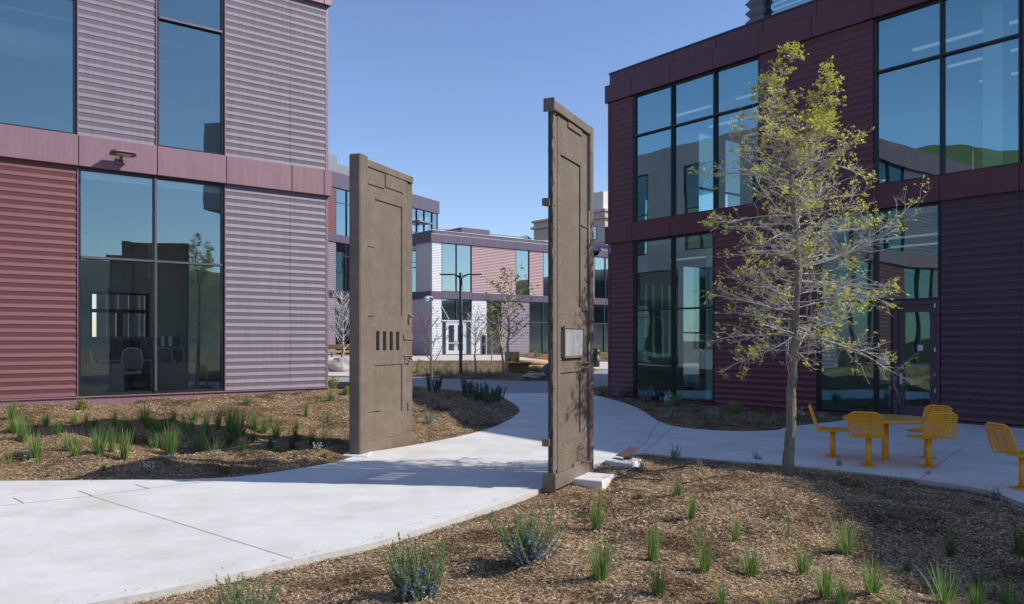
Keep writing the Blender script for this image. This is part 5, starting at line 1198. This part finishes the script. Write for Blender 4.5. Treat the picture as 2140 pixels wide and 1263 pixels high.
def small_tree(name,label,px,py,toppx,toppy,seed,spread,nb,bark,leaf=None,leafn=0,leafs=.08,start=.3,rise=.8,dens=6,r0=.035,twig=None,group=None,leafprob=.8,y=None,partname='leaves'):
    b=tp(px,py) if y is None else np.array([(px-1070)/1700*y,y,float(T((px-1070)/1700*y,y))]); S=b[1]/1700; rr=random.Random(seed)
    t=thing(name,label,'tree',tuple(b),0,group); top=Vector(((toppx-px)*S,0,(712-toppy)*S+H-b[2])); tk=MB(); bm=MB(); lb=MB()
    pts=[Vector((0,0,-.05))]+[top*f+Vector((rr.gauss(0,.02)*top.z*.3,rr.gauss(0,.02)*top.z*.3,0)) for f in (.1,.2,.3,.4,.5,.6,.7,.8,.9,1)]
    tk.tube(pts,[r0*(1.2-1.1*i/10) for i in range(11)],8); tk.build('trunk',M[bark],t,True)
    for i in range(nb):
        f=start+(1-start)*(i/nb)**1.1*.92; p,_=pick(pts,f); a=i*2.4+rr.gauss(0,.3); R=spread*(1-.65*((f-start)/(1-start)))*rr.uniform(.6,1.1)
        q,_=limb(bm,p,(math.cos(a),math.sin(a),rise*rr.uniform(.7,1.3)),R,r0*.33,rr,5,.12,.04,4)
        for j in range(dens):
            f2=rr.uniform(.15,1); s_,tt=pick(q,f2); e,_=limb(bm,s_,tt*.8+rand_dir(rr,-.2,.8)*.6,R*rr.uniform(.2,.5),r0*.14,rr,3,.15,.04,3)
            if leaf and rr.random()<leafprob: cluster(lb,e[-1],rr,leafn,leafs,leafs*1.2)
        if leaf: cluster(lb,q[-1],rr,leafn,leafs,leafs)
        if leaf=='bud':
            for _ in range(6): s_,_t=pick(q,rr.uniform(.1,.9)); cluster(lb,s_,rr,3,leafs*.7,.02)
    bm.build('branches',M[twig or bark],t,True)
    if leaf: lb.build(partname,M[leaf],t)
small_tree('young_tree','slender leaning young tree with magenta buds, right of the left gate leaf',905,836,895,655,31,1.05,11,'dark_bark','bud',5,.05,.42,.9,5,.035,twig='dark_bark',partname='flower_buds',y=19.5)  # the clusters on this tree are its magenta buds
small_tree('bare_tree','small bare vase-shaped tree just right of the lamp post',994,780,992,655,32,1.6,20,'pale_bark',None,0,.1,.35,.9,9,.05,twig='twig')
small_tree('leafy_tree','thin tree with yellow-green leaves in front of the distant purple ribbed wall',1059,786,1070,560,33,1.9,26,'pale_bark','leaf_green',5,.14,.33,.45,6,.06,leafprob=.6)
small_tree('leafy_tree','second thinner leafy trunk just left of the main yellow-green tree',1053,782,1040,655,34,1.3,12,'timber','leaf_green',5,.13,.4,.5,4,.055,leafprob=.5)
small_tree('bare_tree','thin staked sapling left of the green-leaved tree',1028,760,1028,690,35,1.5,9,'pale_bark','leaf_green',3,.13,.4,.6,3,.045,leafprob=.5)
small_tree('bare_tree','bare many-branched tree above the pale boulder, left of the gate',716,762,716,612,36,3.0,30,'pale_bark',None,0,.1,.2,1.0,13,.09,twig='twig')
# palm far away
p=at(1112,500,125); t=thing('palm_tree','small distant palm crown left of the beige tower','tree',(p[0],p[1],0)); mb=MB(); mb.tube([(0,0,0),(.2,0,p[2]-1)],[.35,.28],8); mb.build('trunk',M['dark_bark'],t,True)
mb=MB(); rr=random.Random(9)
for i in range(34):
    a=rr.uniform(0,6.28); e=rr.uniform(-.3,1.1)
    blade(mb,(.2,0,p[2]-1),a,1.2-e,3.0,.55,1.4,rr,5)
mb.build('fronds',M['leaf_dark'],t)

# ---------------------------------------------------------------- wood chips (uncountable)
def chips():
    R=np.random.default_rng(5); out=[]
    def region(x0,x1,y0,y1,n):
        X=R.uniform(x0,x1,n); Y=R.uniform(y0,y1,n)
        k=np.abs(X/Y)<.72; X,Y=X[k],Y[k]; d=sd(X,Y,[P_MAIN,P_ROAD]); k=(d>.0)|((d>-.22)&(R.random(len(d))<.035)); X,Y,d=X[k],Y[k],d[k]
        lx,ly=locL(X,Y); k=~((lx<.1)&(ly>-.06)); X,Y,d=X[k],Y[k],d[k]
        Zt=T(X,Y,d); Zt=np.where(d<=0,G(X,Y)+.004,Zt); out.append((X,Y,Zt))
    region(-4,6.5,4.3,9,150000); region(-7,9,9,13,52000); region(-11,2,12,20,36000); region(2,14,13,28,5000); region(-3,3,18,26,6000)
    X=np.concatenate([o[0] for o in out]); Y=np.concatenate([o[1] for o in out]); Z=np.concatenate([o[2] for o in out]); n=len(X)
    far=np.clip((Y-6)/14,0,1)
    L_=R.uniform(.010,.036,n)*(1+.7*far); W_=R.uniform(.0025,.0075,n)*(1+1.3*far); a=R.uniform(0,6.283,n); ti=R.normal(0,.28,n); ro=R.normal(0,.5,n)
    dx=np.cos(a)*np.cos(ti); dy=np.sin(a)*np.cos(ti); dz=np.sin(ti)
    sx=-np.sin(a)*np.cos(ro); sy=np.cos(a)*np.cos(ro); sz=np.sin(ro)
    c=np.stack([X,Y,Z+.004+np.abs(dz)*L_*.5+R.uniform(0,.008,n)],1); D=np.stack([dx,dy,dz],1)*L_[:,None]/2; S_=np.stack([sx,sy,sz],1)*W_[:,None]/2
    bend=np.array([0,0,1.])[None,:]*(L_*.10)[:,None]
    v=np.stack([c-D-S_*.6,c-D+S_*.6,c+S_+bend,c-S_+bend,c+D+S_*.5,c+D-S_*.5],1).reshape(-1,3)
    b=np.arange(n)*6; q=np.stack([b,b+1,b+2,b+3,b+3,b+2,b+4,b+5],1).reshape(-1)
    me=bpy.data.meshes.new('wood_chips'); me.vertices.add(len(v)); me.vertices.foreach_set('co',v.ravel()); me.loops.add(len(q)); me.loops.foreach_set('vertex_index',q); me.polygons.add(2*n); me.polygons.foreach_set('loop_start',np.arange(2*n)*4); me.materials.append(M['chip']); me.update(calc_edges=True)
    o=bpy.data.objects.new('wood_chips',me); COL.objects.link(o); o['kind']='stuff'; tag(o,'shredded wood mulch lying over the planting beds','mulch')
chips()
for o in COL.objects:
    if o.parent is None and o.get('kind')=='structure' and 'label' not in o:
        o['label']={'ground':'brown mulch-covered ground of the planting beds','path':'pale concrete path and patio running between the gate leaves','road':'grey-violet paved lane crossing behind the gates','garden_path':'sandy pink path before the distant building','plaza':'sandy paving at the distant doors','side_path':'short sandy path by the pale boulder','hill':'hill beyond the site'}.get(o.name.split('.')[0],'part of the ground')
        o['category']=o.name.split('.')[0].replace('_',' ')

# ---------------------------------------------------------------- light, sky, camera
w=bpy.data.worlds.new('World'); SC.world=w; w.use_nodes=True; nt=w.node_tree; nt.nodes.clear()
sky=nt.nodes.new('ShaderNodeTexSky'); sky.sky_type='NISHITA'; sky.sun_disc=False; sky.sun_elevation=math.radians(36.8); sky.sun_rotation=math.radians(96.4); sky.air_density=1.0; sky.dust_density=.2; sky.ozone_density=2.0; sky.altitude=20
bg=nt.nodes.new('ShaderNodeBackground'); bg.inputs['Strength'].default_value=.12
ou=nt.nodes.new('ShaderNodeOutputWorld'); tn=nt.nodes.new('ShaderNodeMix'); tn.data_type='RGBA'; tn.blend_type='MULTIPLY'; tn.inputs['Factor'].default_value=1; tn.inputs['B'].default_value=(1.22,1.25,1.46,1); nt.links.new(sky.outputs[0],tn.inputs['A']); nt.links.new(tn.outputs['Result'],bg.inputs[0]); nt.links.new(bg.outputs[0],ou.inputs[0])
sl=bpy.data.lights.new('sun','SUN'); sl.energy=5.0; sl.angle=math.radians(.5); sl.color=(1,.95,.87)
so=bpy.data.objects.new('sun',sl); COL.objects.link(so); so.rotation_euler=Vector((-1.33,.15,-1)).to_track_quat('-Z','Y').to_euler()
cam=bpy.data.cameras.new('camera'); co=bpy.data.objects.new('camera',cam); COL.objects.link(co); co.location=(0,0,H); co.rotation_euler=(math.radians(90),0,0)
cam.sensor_width=36; cam.lens=FPX/2140*36; cam.shift_y=(712-631.5)/2140; cam.clip_end=6000; cam.clip_start=.05
SC.camera=co
SC.view_settings.view_transform='Standard'; SC.view_settings.look='None'; SC.view_settings.exposure=0; SC.view_settings.gamma=1
SC.render.engine='CYCLES'
try: SC.cycles.max_bounces=7; SC.cycles.transparent_max_bounces=10; SC.cycles.glossy_bounces=4; SC.cycles.use_denoising=True
except Exception: pass
